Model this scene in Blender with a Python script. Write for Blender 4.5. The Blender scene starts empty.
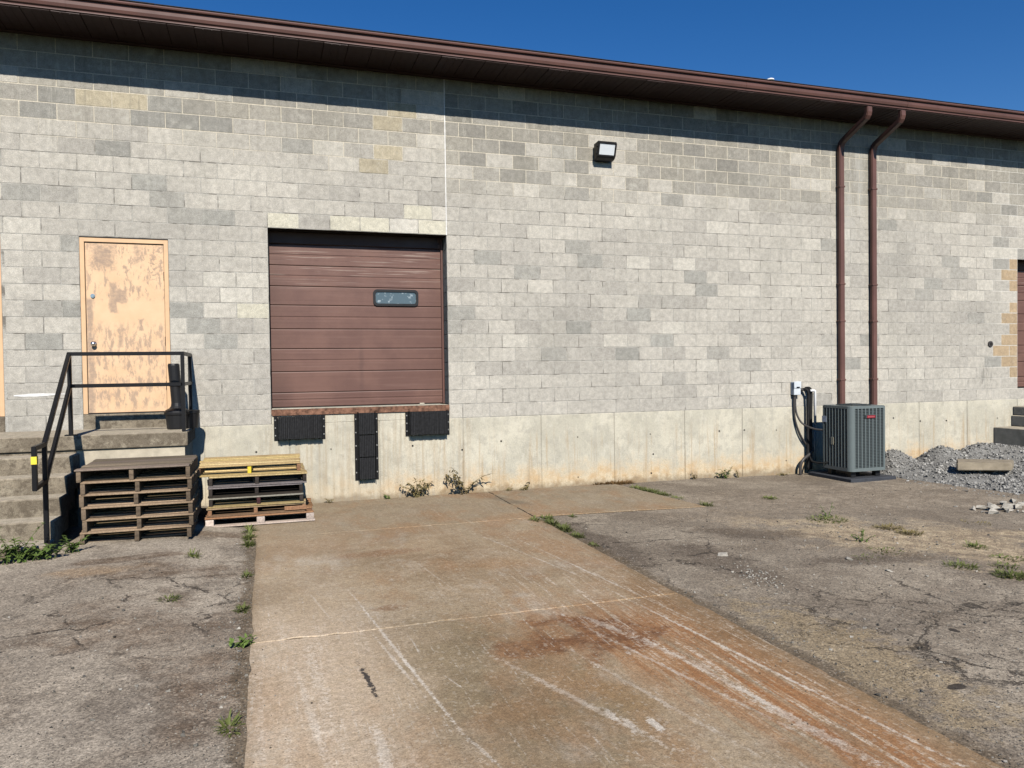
import bpy, bmesh, math, random
from mathutils import Vector, Matrix, noise as mnoise
R = math.radians
rng = random.Random(11)
C = bpy.context.scene.collection
CK = 0.202          # block course height
BW = 0.4064         # block length
GZ = -1.105         # yard level

# ------------------------------------------------------------------ mesh builder
class MB:
    def __init__(s): s.v = []; s.f = []; s.m = []; s.c = []; s.smooth = False
    def add(s, vs, fs, mat=0, col=(1, 1, 1)):
        o = len(s.v); s.v += [tuple(p) for p in vs]
        for f in fs: s.f.append(tuple(i + o for i in f)); s.m.append(mat); s.c.append(col)
    def box(s, x0, x1, y0, y1, z0, z1, mat=0, col=(1, 1, 1), bv=0.0, M=None):
        b = bv
        if b <= 0:
            vs = [(x, y, z) for x in (x0, x1) for y in (y0, y1) for z in (z0, z1)]
            fs = [(0, 1, 3, 2), (4, 6, 7, 5), (0, 4, 5, 1), (2, 3, 7, 6), (0, 2, 6, 4), (1, 5, 7, 3)]
        else:
            b = min(b, (x1-x0)*.45, (y1-y0)*.45, (z1-z0)*.45)
            vs = []; ix = {}
            for a in (0, 1):
                for e in (0, 1):
                    for g in (0, 1):
                        X = (x0, x1)[a]; Y = (y0, y1)[e]; Z = (z0, z1)[g]
                        sx = 1 - 2*a; sy = 1 - 2*e; sz = 1 - 2*g
                        ix[a, e, g, 0] = len(vs); vs.append((X, Y + sy*b, Z + sz*b))
                        ix[a, e, g, 1] = len(vs); vs.append((X + sx*b, Y, Z + sz*b))
                        ix[a, e, g, 2] = len(vs); vs.append((X + sx*b, Y + sy*b, Z))
            fs = []
            for a in (0, 1):
                q = [ix[a, 0, 0, 0], ix[a, 0, 1, 0], ix[a, 1, 1, 0], ix[a, 1, 0, 0]]; fs.append(q if a == 0 else q[::-1])
                q = [ix[0, a, 0, 1], ix[1, a, 0, 1], ix[1, a, 1, 1], ix[0, a, 1, 1]]; fs.append(q if a == 0 else q[::-1])
                q = [ix[0, 0, a, 2], ix[0, 1, a, 2], ix[1, 1, a, 2], ix[1, 0, a, 2]]; fs.append(q if a == 0 else q[::-1])
            for a in (0, 1):
                for e in (0, 1):
                    fs.append([ix[a, e, 0, 0], ix[a, e, 1, 0], ix[a, e, 1, 1], ix[a, e, 0, 1]])
                    fs.append([ix[a, 0, e, 0], ix[a, 1, e, 0], ix[a, 1, e, 2], ix[a, 0, e, 2]])
                    fs.append([ix[0, a, e, 1], ix[1, a, e, 1], ix[1, a, e, 2], ix[0, a, e, 2]])
                    for g in (0, 1): fs.append([ix[a, e, g, 0], ix[a, e, g, 1], ix[a, e, g, 2]])
        if M is not None: vs = [M @ Vector(p) for p in vs]
        s.add(vs, fs, mat, col)
    def tube(s, pts, r, n=8, mat=0, col=(1, 1, 1), cap=True, r1=None, sq=None):
        pts = [Vector(p) for p in pts]; vs = []; L = len(pts); up = None
        for i, p in enumerate(pts):
            if i == 0: d = pts[1] - p
            elif i == L-1: d = p - pts[i-1]
            else: d = (pts[i+1]-p).normalized() + (p-pts[i-1]).normalized()
            d.normalize()
            if up is None:
                up = Vector((1, 0, 0)) if abs(d.x) < .8 else Vector((0, 0, 1))
            a = (up - d*up.dot(d)).normalized(); b = d.cross(a); up = a
            k = 1.0
            if 0 < i < L-1:
                c = (pts[i+1]-p).normalized().dot((p-pts[i-1]).normalized()); k = 1/max(.5, math.sqrt((1+c)/2))
            rr = r if r1 is None else r + (r1-r)*i/(L-1)
            for j in range(n):
                t = 2*math.pi*j/n
                if sq: q = a*(math.copysign(1, math.cos(t+math.pi/4))*sq[0]) + b*(math.copysign(1, math.sin(t+math.pi/4))*sq[1]*k)
                else: q = (a*math.cos(t) + b*math.sin(t)*1)*rr
                vs.append(p + q)
        fs = []
        for i in range(L-1):
            for j in range(n):
                fs.append((i*n+j, i*n+(j+1) % n, (i+1)*n+(j+1) % n, (i+1)*n+j))
        if cap: fs.append(tuple(range(n))[::-1]); fs.append(tuple((L-1)*n+j for j in range(n)))
        s.add(vs, fs, mat, col)
    def lathe(s, cx, cy, prof, n=20, mat=0, col=(1, 1, 1)):
        vs = [(cx + r*math.cos(2*math.pi*j/n), cy + r*math.sin(2*math.pi*j/n), z) for r, z in prof for j in range(n)]
        fs = [(i*n+j, i*n+(j+1) % n, (i+1)*n+(j+1) % n, (i+1)*n+j) for i in range(len(prof)-1) for j in range(n)]
        fs.append(tuple(range(n))[::-1]); fs.append(tuple((len(prof)-1)*n+j for j in range(n)))
        s.add(vs, fs, mat, col)
    def prism_x(s, poly, x0, x1, mat=0, col=(1, 1, 1)):      # poly in (y,z)
        n = len(poly); vs = [(x0, y, z) for y, z in poly] + [(x1, y, z) for y, z in poly]
        fs = [tuple(range(n)), tuple(range(n, 2*n))[::-1]] + [(i, i+n, (i+1) % n+n, (i+1) % n) for i in range(n)]
        s.add(vs, fs, mat, col)
    def disc_y(s, x, y, z, r, n=12, mat=0, th=.006):
        vs = [(x + r*math.cos(2*math.pi*j/n), y, z + r*math.sin(2*math.pi*j/n)) for j in range(n)]
        vs += [(x + r*math.cos(2*math.pi*j/n), y+th, z + r*math.sin(2*math.pi*j/n)) for j in range(n)]
        s.add(vs, [tuple(range(n))] + [(j, (j+1) % n, (j+1) % n+n, j+n) for j in range(n)], mat)
    def build(s, name, mats, parent=None, bevel=0, smooth=False, colors=False):
        me = bpy.data.meshes.new(name); me.from_pydata(s.v, [], s.f)
        if not isinstance(mats, (list, tuple)): mats = [mats]
        for m in mats: me.materials.append(m)
        me.polygons.foreach_set('material_index', s.m)
        if colors:
            a = me.color_attributes.new('Col', 'FLOAT_COLOR', 'CORNER'); buf = []
            for f, c in zip(s.f, s.c): buf += [c[0], c[1], c[2], 1.0]*len(f)
            a.data.foreach_set('color', buf)
        bm = bmesh.new(); bm.from_mesh(me)
        bmesh.ops.recalc_face_normals(bm, faces=bm.faces)
        if bevel: bmesh.ops.bevel(bm, geom=[e for e in bm.edges if len(e.link_faces) == 2 and e.calc_face_angle(0) > .5], offset=bevel, segments=2, affect='EDGES', clamp_overlap=True)
        bm.to_mesh(me); bm.free()
        if smooth: me.polygons.foreach_set('use_smooth', [True]*len(me.polygons))
        o = bpy.data.objects.new(name, me); C.objects.link(o)
        if parent is not None: attach(o, parent)
        return o

def attach(o, p):
    o.parent = p
    w = p.location if p.parent is None else Vector((0, 0, 0))
    o.matrix_parent_inverse = Matrix.Translation(-w)
def tag(o, label, cat, group=None):
    o['label'] = label; o['category'] = cat
    if group: o['group'] = group
    return o
def thing(name, label, cat, loc=(0, 0, 0), group=None):
    o = bpy.data.objects.new(name, None); C.objects.link(o); o.location = loc; o.empty_display_size = .1
    return tag(o, label, cat, group)
def copy_tree(o, parent=None):
    c = o.copy(); C.objects.link(c)
    if parent is not None: c.parent = parent
    for ch in list(o.children): copy_tree(ch, c)
    return c

# ------------------------------------------------------------------ materials
class NT:
    def __init__(s, name):
        m = bpy.data.materials.new(name); m.use_nodes = True; s.m = m; s.t = m.node_tree; s.t.nodes.clear()
        s.out = s.t.nodes.new('ShaderNodeOutputMaterial'); s.b = s.t.nodes.new('ShaderNodeBsdfPrincipled')
        s.t.links.new(s.b.outputs[0], s.out.inputs[0]); s._c = None
    def put(s, sock, v):
        if v is None: return
        if hasattr(v, 'links') or isinstance(v, bpy.types.NodeSocket): s.t.links.new(v, sock)
        elif isinstance(v, (tuple, list)) and sock.type == 'RGBA' and len(v) == 3: sock.default_value = (*v, 1)
        else: sock.default_value = v
    def co(s):
        if s._c is None: s._c = s.t.nodes.new('ShaderNodeTexCoord').outputs['Object']
        return s._c
    def map(s, sc=(1, 1, 1), rot=(0, 0, 0), loc=(0, 0, 0)):
        n = s.t.nodes.new('ShaderNodeMapping'); s.put(n.inputs[0], s.co()); n.inputs['Scale'].default_value = sc; n.inputs['Rotation'].default_value = rot; n.inputs['Location'].default_value = loc
        return n.outputs[0]
    def noise(s, scale, detail=4, rough=.55, vec=None, dist=0, out=0):
        n = s.t.nodes.new('ShaderNodeTexNoise'); s.put(n.inputs['Vector'], vec or s.co()); n.inputs['Scale'].default_value = scale
        n.inputs['Detail'].default_value = detail; n.inputs['Roughness'].default_value = rough; n.inputs['Distortion'].default_value = dist
        return n.outputs[out]
    def voro(s, scale, feature='F1', vec=None, out='Distance', rand=1):
        n = s.t.nodes.new('ShaderNodeTexVoronoi'); n.feature = feature; s.put(n.inputs['Vector'], vec or s.co()); n.inputs['Scale'].default_value = scale; n.inputs['Randomness'].default_value = rand
        return n.outputs[out]
    def math(s, op, a, b=None, c=None, clamp=False):
        n = s.t.nodes.new('ShaderNodeMath'); n.operation = op; n.use_clamp = clamp
        s.put(n.inputs[0], a); s.put(n.inputs[1], b); s.put(n.inputs[2], c); return n.outputs[0]
    def rng(s, v, a, b, lo=0., hi=1., smooth=True):
        n = s.t.nodes.new('ShaderNodeMapRange'); n.interpolation_type = 'SMOOTHSTEP' if smooth else 'LINEAR'
        s.put(n.inputs[0], v)
        for i, q in enumerate((a, b, lo, hi)): n.inputs[i+1].default_value = q
        return n.outputs[0]
    def mix(s, f, a, b, mode='MIX'):
        n = s.t.nodes.new('ShaderNodeMix'); n.data_type = 'RGBA'; n.blend_type = mode; n.clamp_factor = True
        s.put(n.inputs[0], f); s.put(n.inputs[6], a); s.put(n.inputs[7], b); return n.outputs[2]
    def sep(s, v=None):
        n = s.t.nodes.new('ShaderNodeSeparateXYZ'); s.put(n.inputs[0], v or s.co()); return n.outputs
    def comb(s, x, y, z):
        n = s.t.nodes.new('ShaderNodeCombineXYZ'); s.put(n.inputs[0], x); s.put(n.inputs[1], y); s.put(n.inputs[2], z); return n.outputs[0]
    def attr(s, name='Col'):
        n = s.t.nodes.new('ShaderNodeAttribute'); n.attribute_name = name; return n.outputs['Color']
    def val(s, c, v):          # colour times value
        n = s.t.nodes.new('ShaderNodeVectorMath'); n.operation = 'SCALE'; s.put(n.inputs[0], c); s.put(n.inputs['Scale'], v); return n.outputs[0]
    def bump(s, h, strength=.3, dist=.01, prev=None):
        n = s.t.nodes.new('ShaderNodeBump'); n.inputs['Strength'].default_value = strength; n.inputs['Distance'].default_value = dist
        s.put(n.inputs['Height'], h); s.put(n.inputs['Normal'], prev); return n.outputs[0]
    def fin(s, col, rough=.9, bump=None, metal=0, spec=.25):
        s.put(s.b.inputs['Base Color'], col); s.put(s.b.inputs['Roughness'], rough); s.b.inputs['Metallic'].default_value = metal
        s.b.inputs['Specular IOR Level'].default_value = spec
        if bump is not None: s.put(s.b.inputs['Normal'], bump)
        return s.m
    # soft box / ellipse masks in any pair of coordinates, edges broken by noise n in 0..1
    def boxmask(s, u, v, u0, u1, v0, v1, n, amp=.03, soft=.01):
        a = s.math('MINIMUM', s.math('SUBTRACT', u, u0), s.math('SUBTRACT', u1, u))
        b = s.math('MINIMUM', s.math('SUBTRACT', v, v0), s.math('SUBTRACT', v1, v))
        d = s.math('MINIMUM', a, b)
        d = s.math('ADD', d, s.math('MULTIPLY_ADD', n, amp*2, -amp))
        return s.rng(d, -soft, soft)
    def ell(s, u, v, cu, cv, ru, rv, n, amp=.6, lo=0., hi=.5, rot=0.):
        du = s.math('SUBTRACT', u, cu); dv = s.math('SUBTRACT', v, cv)
        if rot:
            c_, s_ = math.cos(rot), math.sin(rot)
            du, dv = s.math('ADD', s.math('MULTIPLY', du, c_), s.math('MULTIPLY', dv, s_)), s.math('ADD', s.math('MULTIPLY', dv, c_), s.math('MULTIPLY', du, -s_))
        du = s.math('DIVIDE', du, ru); dv = s.math('DIVIDE', dv, rv)
        d = s.math('SQRT', s.math('ADD', s.math('MULTIPLY', du, du), s.math('MULTIPLY', dv, dv)))
        d = s.math('SUBTRACT', 1.0, d); d = s.math('ADD', d, s.math('MULTIPLY_ADD', n, amp*2, -amp))
        return s.rng(d, lo, hi)

def simple(name, col, rough=.6, var=.15, sc=12, bump=.0, metal=0, spec=.35, bsc=60):
    t = NT(name); n = t.noise(sc, 5, .6)
    c = t.val(col, t.rng(n, .3, .7, 1-var, 1+var, False))
    b = t.bump(t.noise(bsc, 4, .6), bump, .01) if bump else None
    return t.fin(c, t.rng(n, .3, .7, min(1, rough+.1), max(.05, rough-.08), False), b, metal, spec)

def mat_block():
    t = NT('concrete_block'); col = t.attr()
    fine = t.noise(150, 2, .8); mid = t.noise(13, 5, .7); big = t.noise(1.1, 4, .6); cel = t.voro(190, out='Color')
    v = t.math('MULTIPLY', t.rng(fine, .38, .62, .80, 1.18, False), t.rng(mid, .36, .64, .84, 1.13, False))
    v = t.math('MULTIPLY', v, t.rng(big, .3, .7, .93, 1.06, False))
    v = t.math('MULTIPLY', v, t.rng(t.sep(cel)[0], 0, 1, .86, 1.13, False))
    x, y, z = t.sep()
    streak = t.noise(1, 4, .65, t.map((7, 7, .55)))
    # rain-washed pale streaks on the face between the downpipes
    between = t.math('MULTIPLY', t.rng(t.math('ABSOLUTE', t.math('SUBTRACT', x, 9.62)), .12, .32, 1, 0), t.rng(z, 2.2, 3.6, .0, 1))
    c = t.val(col, v)
    c = t.mix(t.math('MULTIPLY', between, t.rng(streak, .42, .62, 0, .45)), c, (.52, .5, .45))
    dirt = t.math('MULTIPLY', t.rng(streak, .5, .7, 0, .3), t.rng(z, 1.5, 4.2, .3, 1))
    c = t.mix(dirt, c, t.val(c, .7))
    # lime bloom in soft blotches
    c = t.mix(t.math('MULTIPLY', t.rng(t.noise(4.5, 6, .75), .54, .68), .38), c, (.56, .53, .455))
    soot = t.math('MULTIPLY', t.rng(t.noise(.8, 6, .7, t.map((1, 1, .6))), .50, .68), .28); c = t.mix(soot, c, (.205, .195, .165))
    runs = t.math('MULTIPLY', t.rng(t.noise(1, 5, .7, t.map((10, 10, .35), loc=(4, 0, 2))), .56, .72), t.rng(z, 4.2, 1.4, .45, .05)); c = t.mix(runs, c, (.17, .16, .13))
    lime = t.math('MULTIPLY', t.rng(t.noise(1, 5, .7, t.map((8, 8, .6), loc=(9, 0, 7))), .58, .72), t.rng(z, 3.9, 2.6, .5, .12)); c = t.mix(lime, c, (.58, .55, .47))
    pits = t.rng(t.voro(120), .05, .2, .65, 1); c = t.val(c, pits)
    # dark damp runs under the weep spot left of the second loading door
    run = t.math('MULTIPLY', t.ell(x, z, 12.65, .45, .3, .55, t.noise(6, 4), .9, .3, .7), t.rng(t.noise(1, 3, .6, t.map((14, 14, 3))), .5, .6, 0, .5))
    c = t.mix(run, c, (.14, .135, .12))
    b = t.bump(fine, .5, .006); b = t.bump(t.noise(40, 4, .6), .25, .01, b)
    return t.fin(c, .93, b, 0, .12)
def mat_mortar():
    t = NT('mortar'); x, y, z = t.sep(); n = t.noise(1.6, 4)
    hi = t.math('ADD', z, t.math('MULTIPLY_ADD', n, 1.8, -.9))
    hi = t.math('SUBTRACT', hi, t.math('MULTIPLY', t.rng(x, 2.3, 2.5, 1, 0), .25))
    f = t.rng(hi, 3.0, 3.7)
    c = t.mix(f, (.40, .378, .33), (.58, .52, .41))
    c = t.mix(t.math('MULTIPLY', t.rng(t.noise(5, 3), .5, .62), t.math('SUBTRACT', 1.0, f)), c, (.19, .175, .15))
    q = t.rng(x, 12.6, 12.9); c = t.mix(q, c, (.6, .57, .5))
    c = t.val(c, t.rng(t.noise(90, 3), .4, .6, .82, 1.15, False))
    return t.fin(c, .95, t.bump(t.noise(120, 3), .4, .006), 0, .1)
def mat_foundation():
    t = NT('poured_concrete'); x, y, z = t.sep()
    big = t.noise(1.3, 5, .6); mid = t.noise(6, 6, .65); fine = t.noise(130, 3, .7)
    c = t.mix(t.rng(big, .4, .6), (.575, .53, .42), (.475, .44, .35))
    c = t.mix(t.rng(mid, .47, .62, 0, .6), c, (.40, .37, .30)); c = t.mix(t.math('MULTIPLY', t.rng(t.noise(9, 5, .75, t.map((1, 1, .5))), .53, .64), .45), c, (.60, .56, .46))
    # rusty splash band at the foot of the wall
    h = t.math('ADD', z, t.math('MULTIPLY_ADD', t.noise(2.6, 5, .7), .9, -.45))
    band = t.rng(h, -1.03, -.66, 1, 0)
    band = t.math('MULTIPLY', band, t.rng(x, .6, 2.2, .35, 1))
    c = t.mix(t.math('MULTIPLY', band, .85), c, t.mix(t.rng(mid, .4, .6), (.54, .365, .19), (.62, .50, .33)))
    drp = t.math('MULTIPLY', t.math('MULTIPLY', t.rng(t.noise(1, 5, .7, t.map((9, 3, .45), loc=(1, 0, 6))), .5, .66), t.rng(z, -.05, -.5)), t.rng(x, 1.2, 2.4, .2, .6)); c = t.mix(drp, c, (.40, .285, .165))
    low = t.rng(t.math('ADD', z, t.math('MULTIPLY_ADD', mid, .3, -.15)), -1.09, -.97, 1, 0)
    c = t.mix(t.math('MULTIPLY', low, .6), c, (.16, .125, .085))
    # drips below the dock
    st = t.noise(1, 5, .65, t.map((16, 4, .8)))
    dock = t.boxmask(x, z, -.1, 2.75, -1.2, .3, big, .1, .1)
    c = t.mix(t.math('MULTIPLY', t.math('MULTIPLY', dock, t.rng(st, .45, .66)), .4), c, (.36, .27, .17))
    c = t.mix(t.math('MULTIPLY', t.rng(t.noise(1, 4, .6, t.map((9, 3, .5), loc=(3, 0, 1))), .55, .7), .3), c, (.36, .34, .29))
    # spatter and pitting, denser low down
    sp = t.math('SUBTRACT', t.voro(34), t.rng(z, -1.0, 0, .18, .07))
    c = t.mix(t.math('MULTIPLY', t.rng(sp, 0, .05, 1, 0), t.rng(mid, .5, .6, 0, .7)), c, (.26, .225, .165))
    c = t.val(c, t.rng(fine, .4, .6, .86, 1.12, False))
    b = t.bump(fine, .3, .006); b = t.bump(mid, .25, .02, b)
    return t.fin(c, .9, b, 0, .2)
def mat_steps():
    t = NT('old_step_concrete'); x, y, z = t.sep()
    big = t.noise(2.4, 5, .65); mid = t.noise(14, 5, .7); fine = t.noise(170, 3, .75)
    c = t.mix(t.rng(big, .35, .62), (.29, .242, .175), (.18, .148, .107))
    c = t.mix(t.rng(mid, .46, .6, 0, .75), c, (.125, .10, .072))
    c = t.mix(t.math('MULTIPLY', t.rng(t.noise(5, 6, .75), .53, .66), .5), c, (.40, .345, .255))
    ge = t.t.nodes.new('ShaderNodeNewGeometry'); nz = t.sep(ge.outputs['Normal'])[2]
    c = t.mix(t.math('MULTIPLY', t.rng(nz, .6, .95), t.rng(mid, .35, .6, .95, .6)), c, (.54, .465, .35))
    c = t.val(c, t.rng(fine, .4, .6, .75, 1.25, False))
    b = t.bump(fine, .5, .008); b = t.bump(mid, .4, .02, b)
    return t.fin(c, .95, b, 0, .15)
def mat_asphalt():
    t = NT('weathered_asphalt'); x, y, z = t.sep()
    big = t.noise(.55, 5, .6); mid = t.noise(2.3, 6, .65); blot = t.noise(7, 6, .7); fine = t.noise(70, 3, .8); grit = t.noise(200, 2, .8)
    cell = t.sep(t.voro(75, out='Color')); cell2 = t.sep(t.voro(160, out='Color'))
    c = t.mix(t.rng(big, .4, .6), (.395, .35, .292), (.285, .25, .208))
    c = t.mix(t.rng(mid, .46, .62, 0, .75), c, (.20, .172, .142))
    c = t.mix(t.rng(blot, .5, .68, 0, .55), c, (.46, .405, .338))
    c = t.mix(t.math('MULTIPLY', t.rng(t.noise(1.3, 5, .65), .5, .64), .5), c, (.235, .195, .155))
    rt = t.rng(x, 2.6, 3.4); c = t.mix(t.math('MULTIPLY', rt, .75), c, t.mix(t.rng(t.noise(.9, 6, .7), .42, .6), (.175, .146, .114), t.mix(t.rng(mid, .42, .6), (.25, .217, .174), (.38, .335, .272))))
    # brown soil washed over the surface, left of the slab
    m1 = t.ell(x, y, -1.0, -4.75, .75, .8, mid, 1.4, .0, .85)
    m2 = t.ell(x, y, -.9, -3.35, 1.05, .36, mid, 1.4, .0, .8, .05)
    m3 = t.ell(x, y, -1.25, -2.85, .6, .13, mid, .9, .0, .3, .22)
    m4 = t.ell(x, y, -.42, -5.7, .34, 1.2, mid, 1.4, .0, .9)
    m5 = t.ell(x, y, -.55, -1.75, .6, .22, mid, .7, .1, .5)
    br = t.math('MAXIMUM', t.math('MAXIMUM', m1, m2), t.math('MAXIMUM', m3, t.math('MAXIMUM', m4, m5)))
    c = t.mix(t.math('MULTIPLY', br, t.rng(t.noise(4, 5, .7), .38, .6, .4, .85)), c, t.mix(t.rng(blot, .4, .62), (.125, .09, .064), (.215, .165, .122)))
    tn = t.ell(x, y, -1.55, -3.25, .6, .25, mid, .8, .1, .7); c = t.mix(t.math('MULTIPLY', tn, .55), c, (.36, .26, .165))
    # sandy weedy strip on the right
    s1 = t.ell(x, y, 6.3, -4.5, 2.0, 1.15, mid, 1.5, .0, .55, -.9)
    s2 = t.ell(x, y, 6.5, -5.3, 1.1, .7, mid, 1.4, .0, .5, -.8)
    sand = t.math('MAXIMUM', s1, s2)
    c = t.mix(t.math('MULTIPLY', sand, .85), c, t.mix(t.rng(blot, .38, .6), (.52, .43, .30), (.32, .255, .18)))
    d1 = t.ell(x, y, 4.9, -3.75, .75, .4, mid, 1.4, .1, .6, -.5)
    d2 = t.ell(x, y, 5.2, -5.05, 1.3, .26, mid, 1.4, .1, .6, -.15)
    d3 = t.ell(x, y, 3.85, -4.7, .45, 1.6, mid, 1.4, .1, .7, .2)
    d4 = t.ell(x, y, 3.2, -3.6, .32, 1.5, mid, 1.3, .1, .6)
    dk = t.math('MAXIMUM', t.math('MAXIMUM', d1, d2), t.math('MAXIMUM', d3, d4))
    c = t.mix(t.math('MULTIPLY', dk, .7), c, (.112, .090, .072))
    d5 = t.ell(x, y, 7.2, -2.3, 3.3, 1.4, mid, 1.2, .0, .6); c = t.mix(t.math('MULTIPLY', d5, .6), c, t.mix(t.rng(blot, .4, .6), (.24, .20, .155), (.36, .31, .25)))
    wl = t.ell(x, y, 4.6, -5.7, .6, .45, mid, 1.2, .0, .6); c = t.mix(t.math('MULTIPLY', wl, .5), c, (.33, .29, .235))
    d6 = t.ell(x, y, 3.4, -6.8, .5, 1.5, blot, 1.3, .1, .6); c = t.mix(t.math('MULTIPLY', d6, .5), c, (.34, .265, .155))
    e_l = t.rng(t.math('ADD', t.math('ABSOLUTE', t.math('ADD', x, .23)), t.math('MULTIPLY_ADD', blot, .3, -.15)), .02, .10, 1, 0); e_r = t.math('MULTIPLY', t.rng(t.math('ADD', t.math('ABSOLUTE', t.math('SUBTRACT', x, 3.03)), t.math('MULTIPLY_ADD', blot, .3, -.15)), .02, .13, 1, 0), t.rng(y, -2.1, -2.3))
    c = t.mix(t.math('MULTIPLY', t.math('MAXIMUM', e_l, e_r), .75), c, (.125, .095, .062))
    oil = t.math('MAXIMUM', t.ell(x, y, 3.57, -7.42, .085, .05, blot, .5, .2, .35), t.ell(x, y, 4.32, -6.73, .04, .05, blot, .9, .2, .35))
    # aggregate showing through the worn binder
    v = t.math('MULTIPLY', t.rng(cell[0], 0, 1, .77, 1.23, False), t.rng(cell2[0], 0, 1, .82, 1.18, False))
    v = t.math('MULTIPLY', v, t.rng(fine, .38, .62, .75, 1.25, False))
    v = t.math('MULTIPLY', v, t.rng(t.noise(24, 4, .7), .38, .62, .85, 1.16, False))
    c = t.val(c, v)
    ag = t.rng(cell[1], .90, .96); c = t.mix(t.math('MULTIPLY', ag, t.rng(mid, .4, .6, .15, .45)), c, (.50, .44, .36))
    dg = t.rng(cell2[2], .88, .94); c = t.mix(t.math('MULTIPLY', dg, .6), c, (.06, .052, .045))
    # cracks
    wv = t.t.nodes.new('ShaderNodeVectorMath'); wv.operation = 'ADD'; t.put(wv.inputs[0], t.co())
    nn = t.noise(3.5, 6, .7, out=1); t.put(wv.inputs[1], t.val(nn, .38)); wc = wv.outputs[0]
    e1 = t.voro(1.15, 'DISTANCE_TO_EDGE', wc); e2 = t.voro(3.6, 'DISTANCE_TO_EDGE', wc)
    zone = t.ell(x, y, 4.4, -6.6, 1.6, 1.5, mid, .7, .0, .5); zone2 = t.ell(x, y, -1.0, -4.3, 1.1, 1.2, mid, .9, .0, .5); zone3 = t.ell(x, y, 3.6, -4.0, .8, 2.0, mid, .8, .0, .5)
    z2 = t.math('MAXIMUM', zone3, zone)
    wd = t.rng(blot, .38, .62, .004, .016)
    k1 = t.math('MULTIPLY', t.rng(t.math('SUBTRACT', e1, wd), -.004, .006, 1, 0), t.math('MULTIPLY', t.math('MAXIMUM', zone2, z2), t.rng(mid, .43, .50)))
    k2 = t.math('MULTIPLY', t.rng(t.math('SUBTRACT', e2, wd), -.004, .014, 1, 0), t.math('MULTIPLY', zone, t.rng(t.noise(1.7, 3), .45, .52)))
    k = t.math('MAXIMUM', k1, k2)
    c = t.mix(t.math('MULTIPLY', k, .85), c, (.045, .038, .032)); c = t.mix(t.math('MULTIPLY', oil, .9), c, (.035, .03, .028))
    c = t.mix(1.0, c, (1.04, .985, .90), 'MULTIPLY')
    hgt = t.math('SUBTRACT', t.math('ADD', fine, cell[0]), t.math('MULTIPLY', k, 2.5))
    b = t.bump(hgt, .55, .008); b = t.bump(blot, .35, .03, b)
    return t.fin(c, .93, b, 0, .2)
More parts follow.
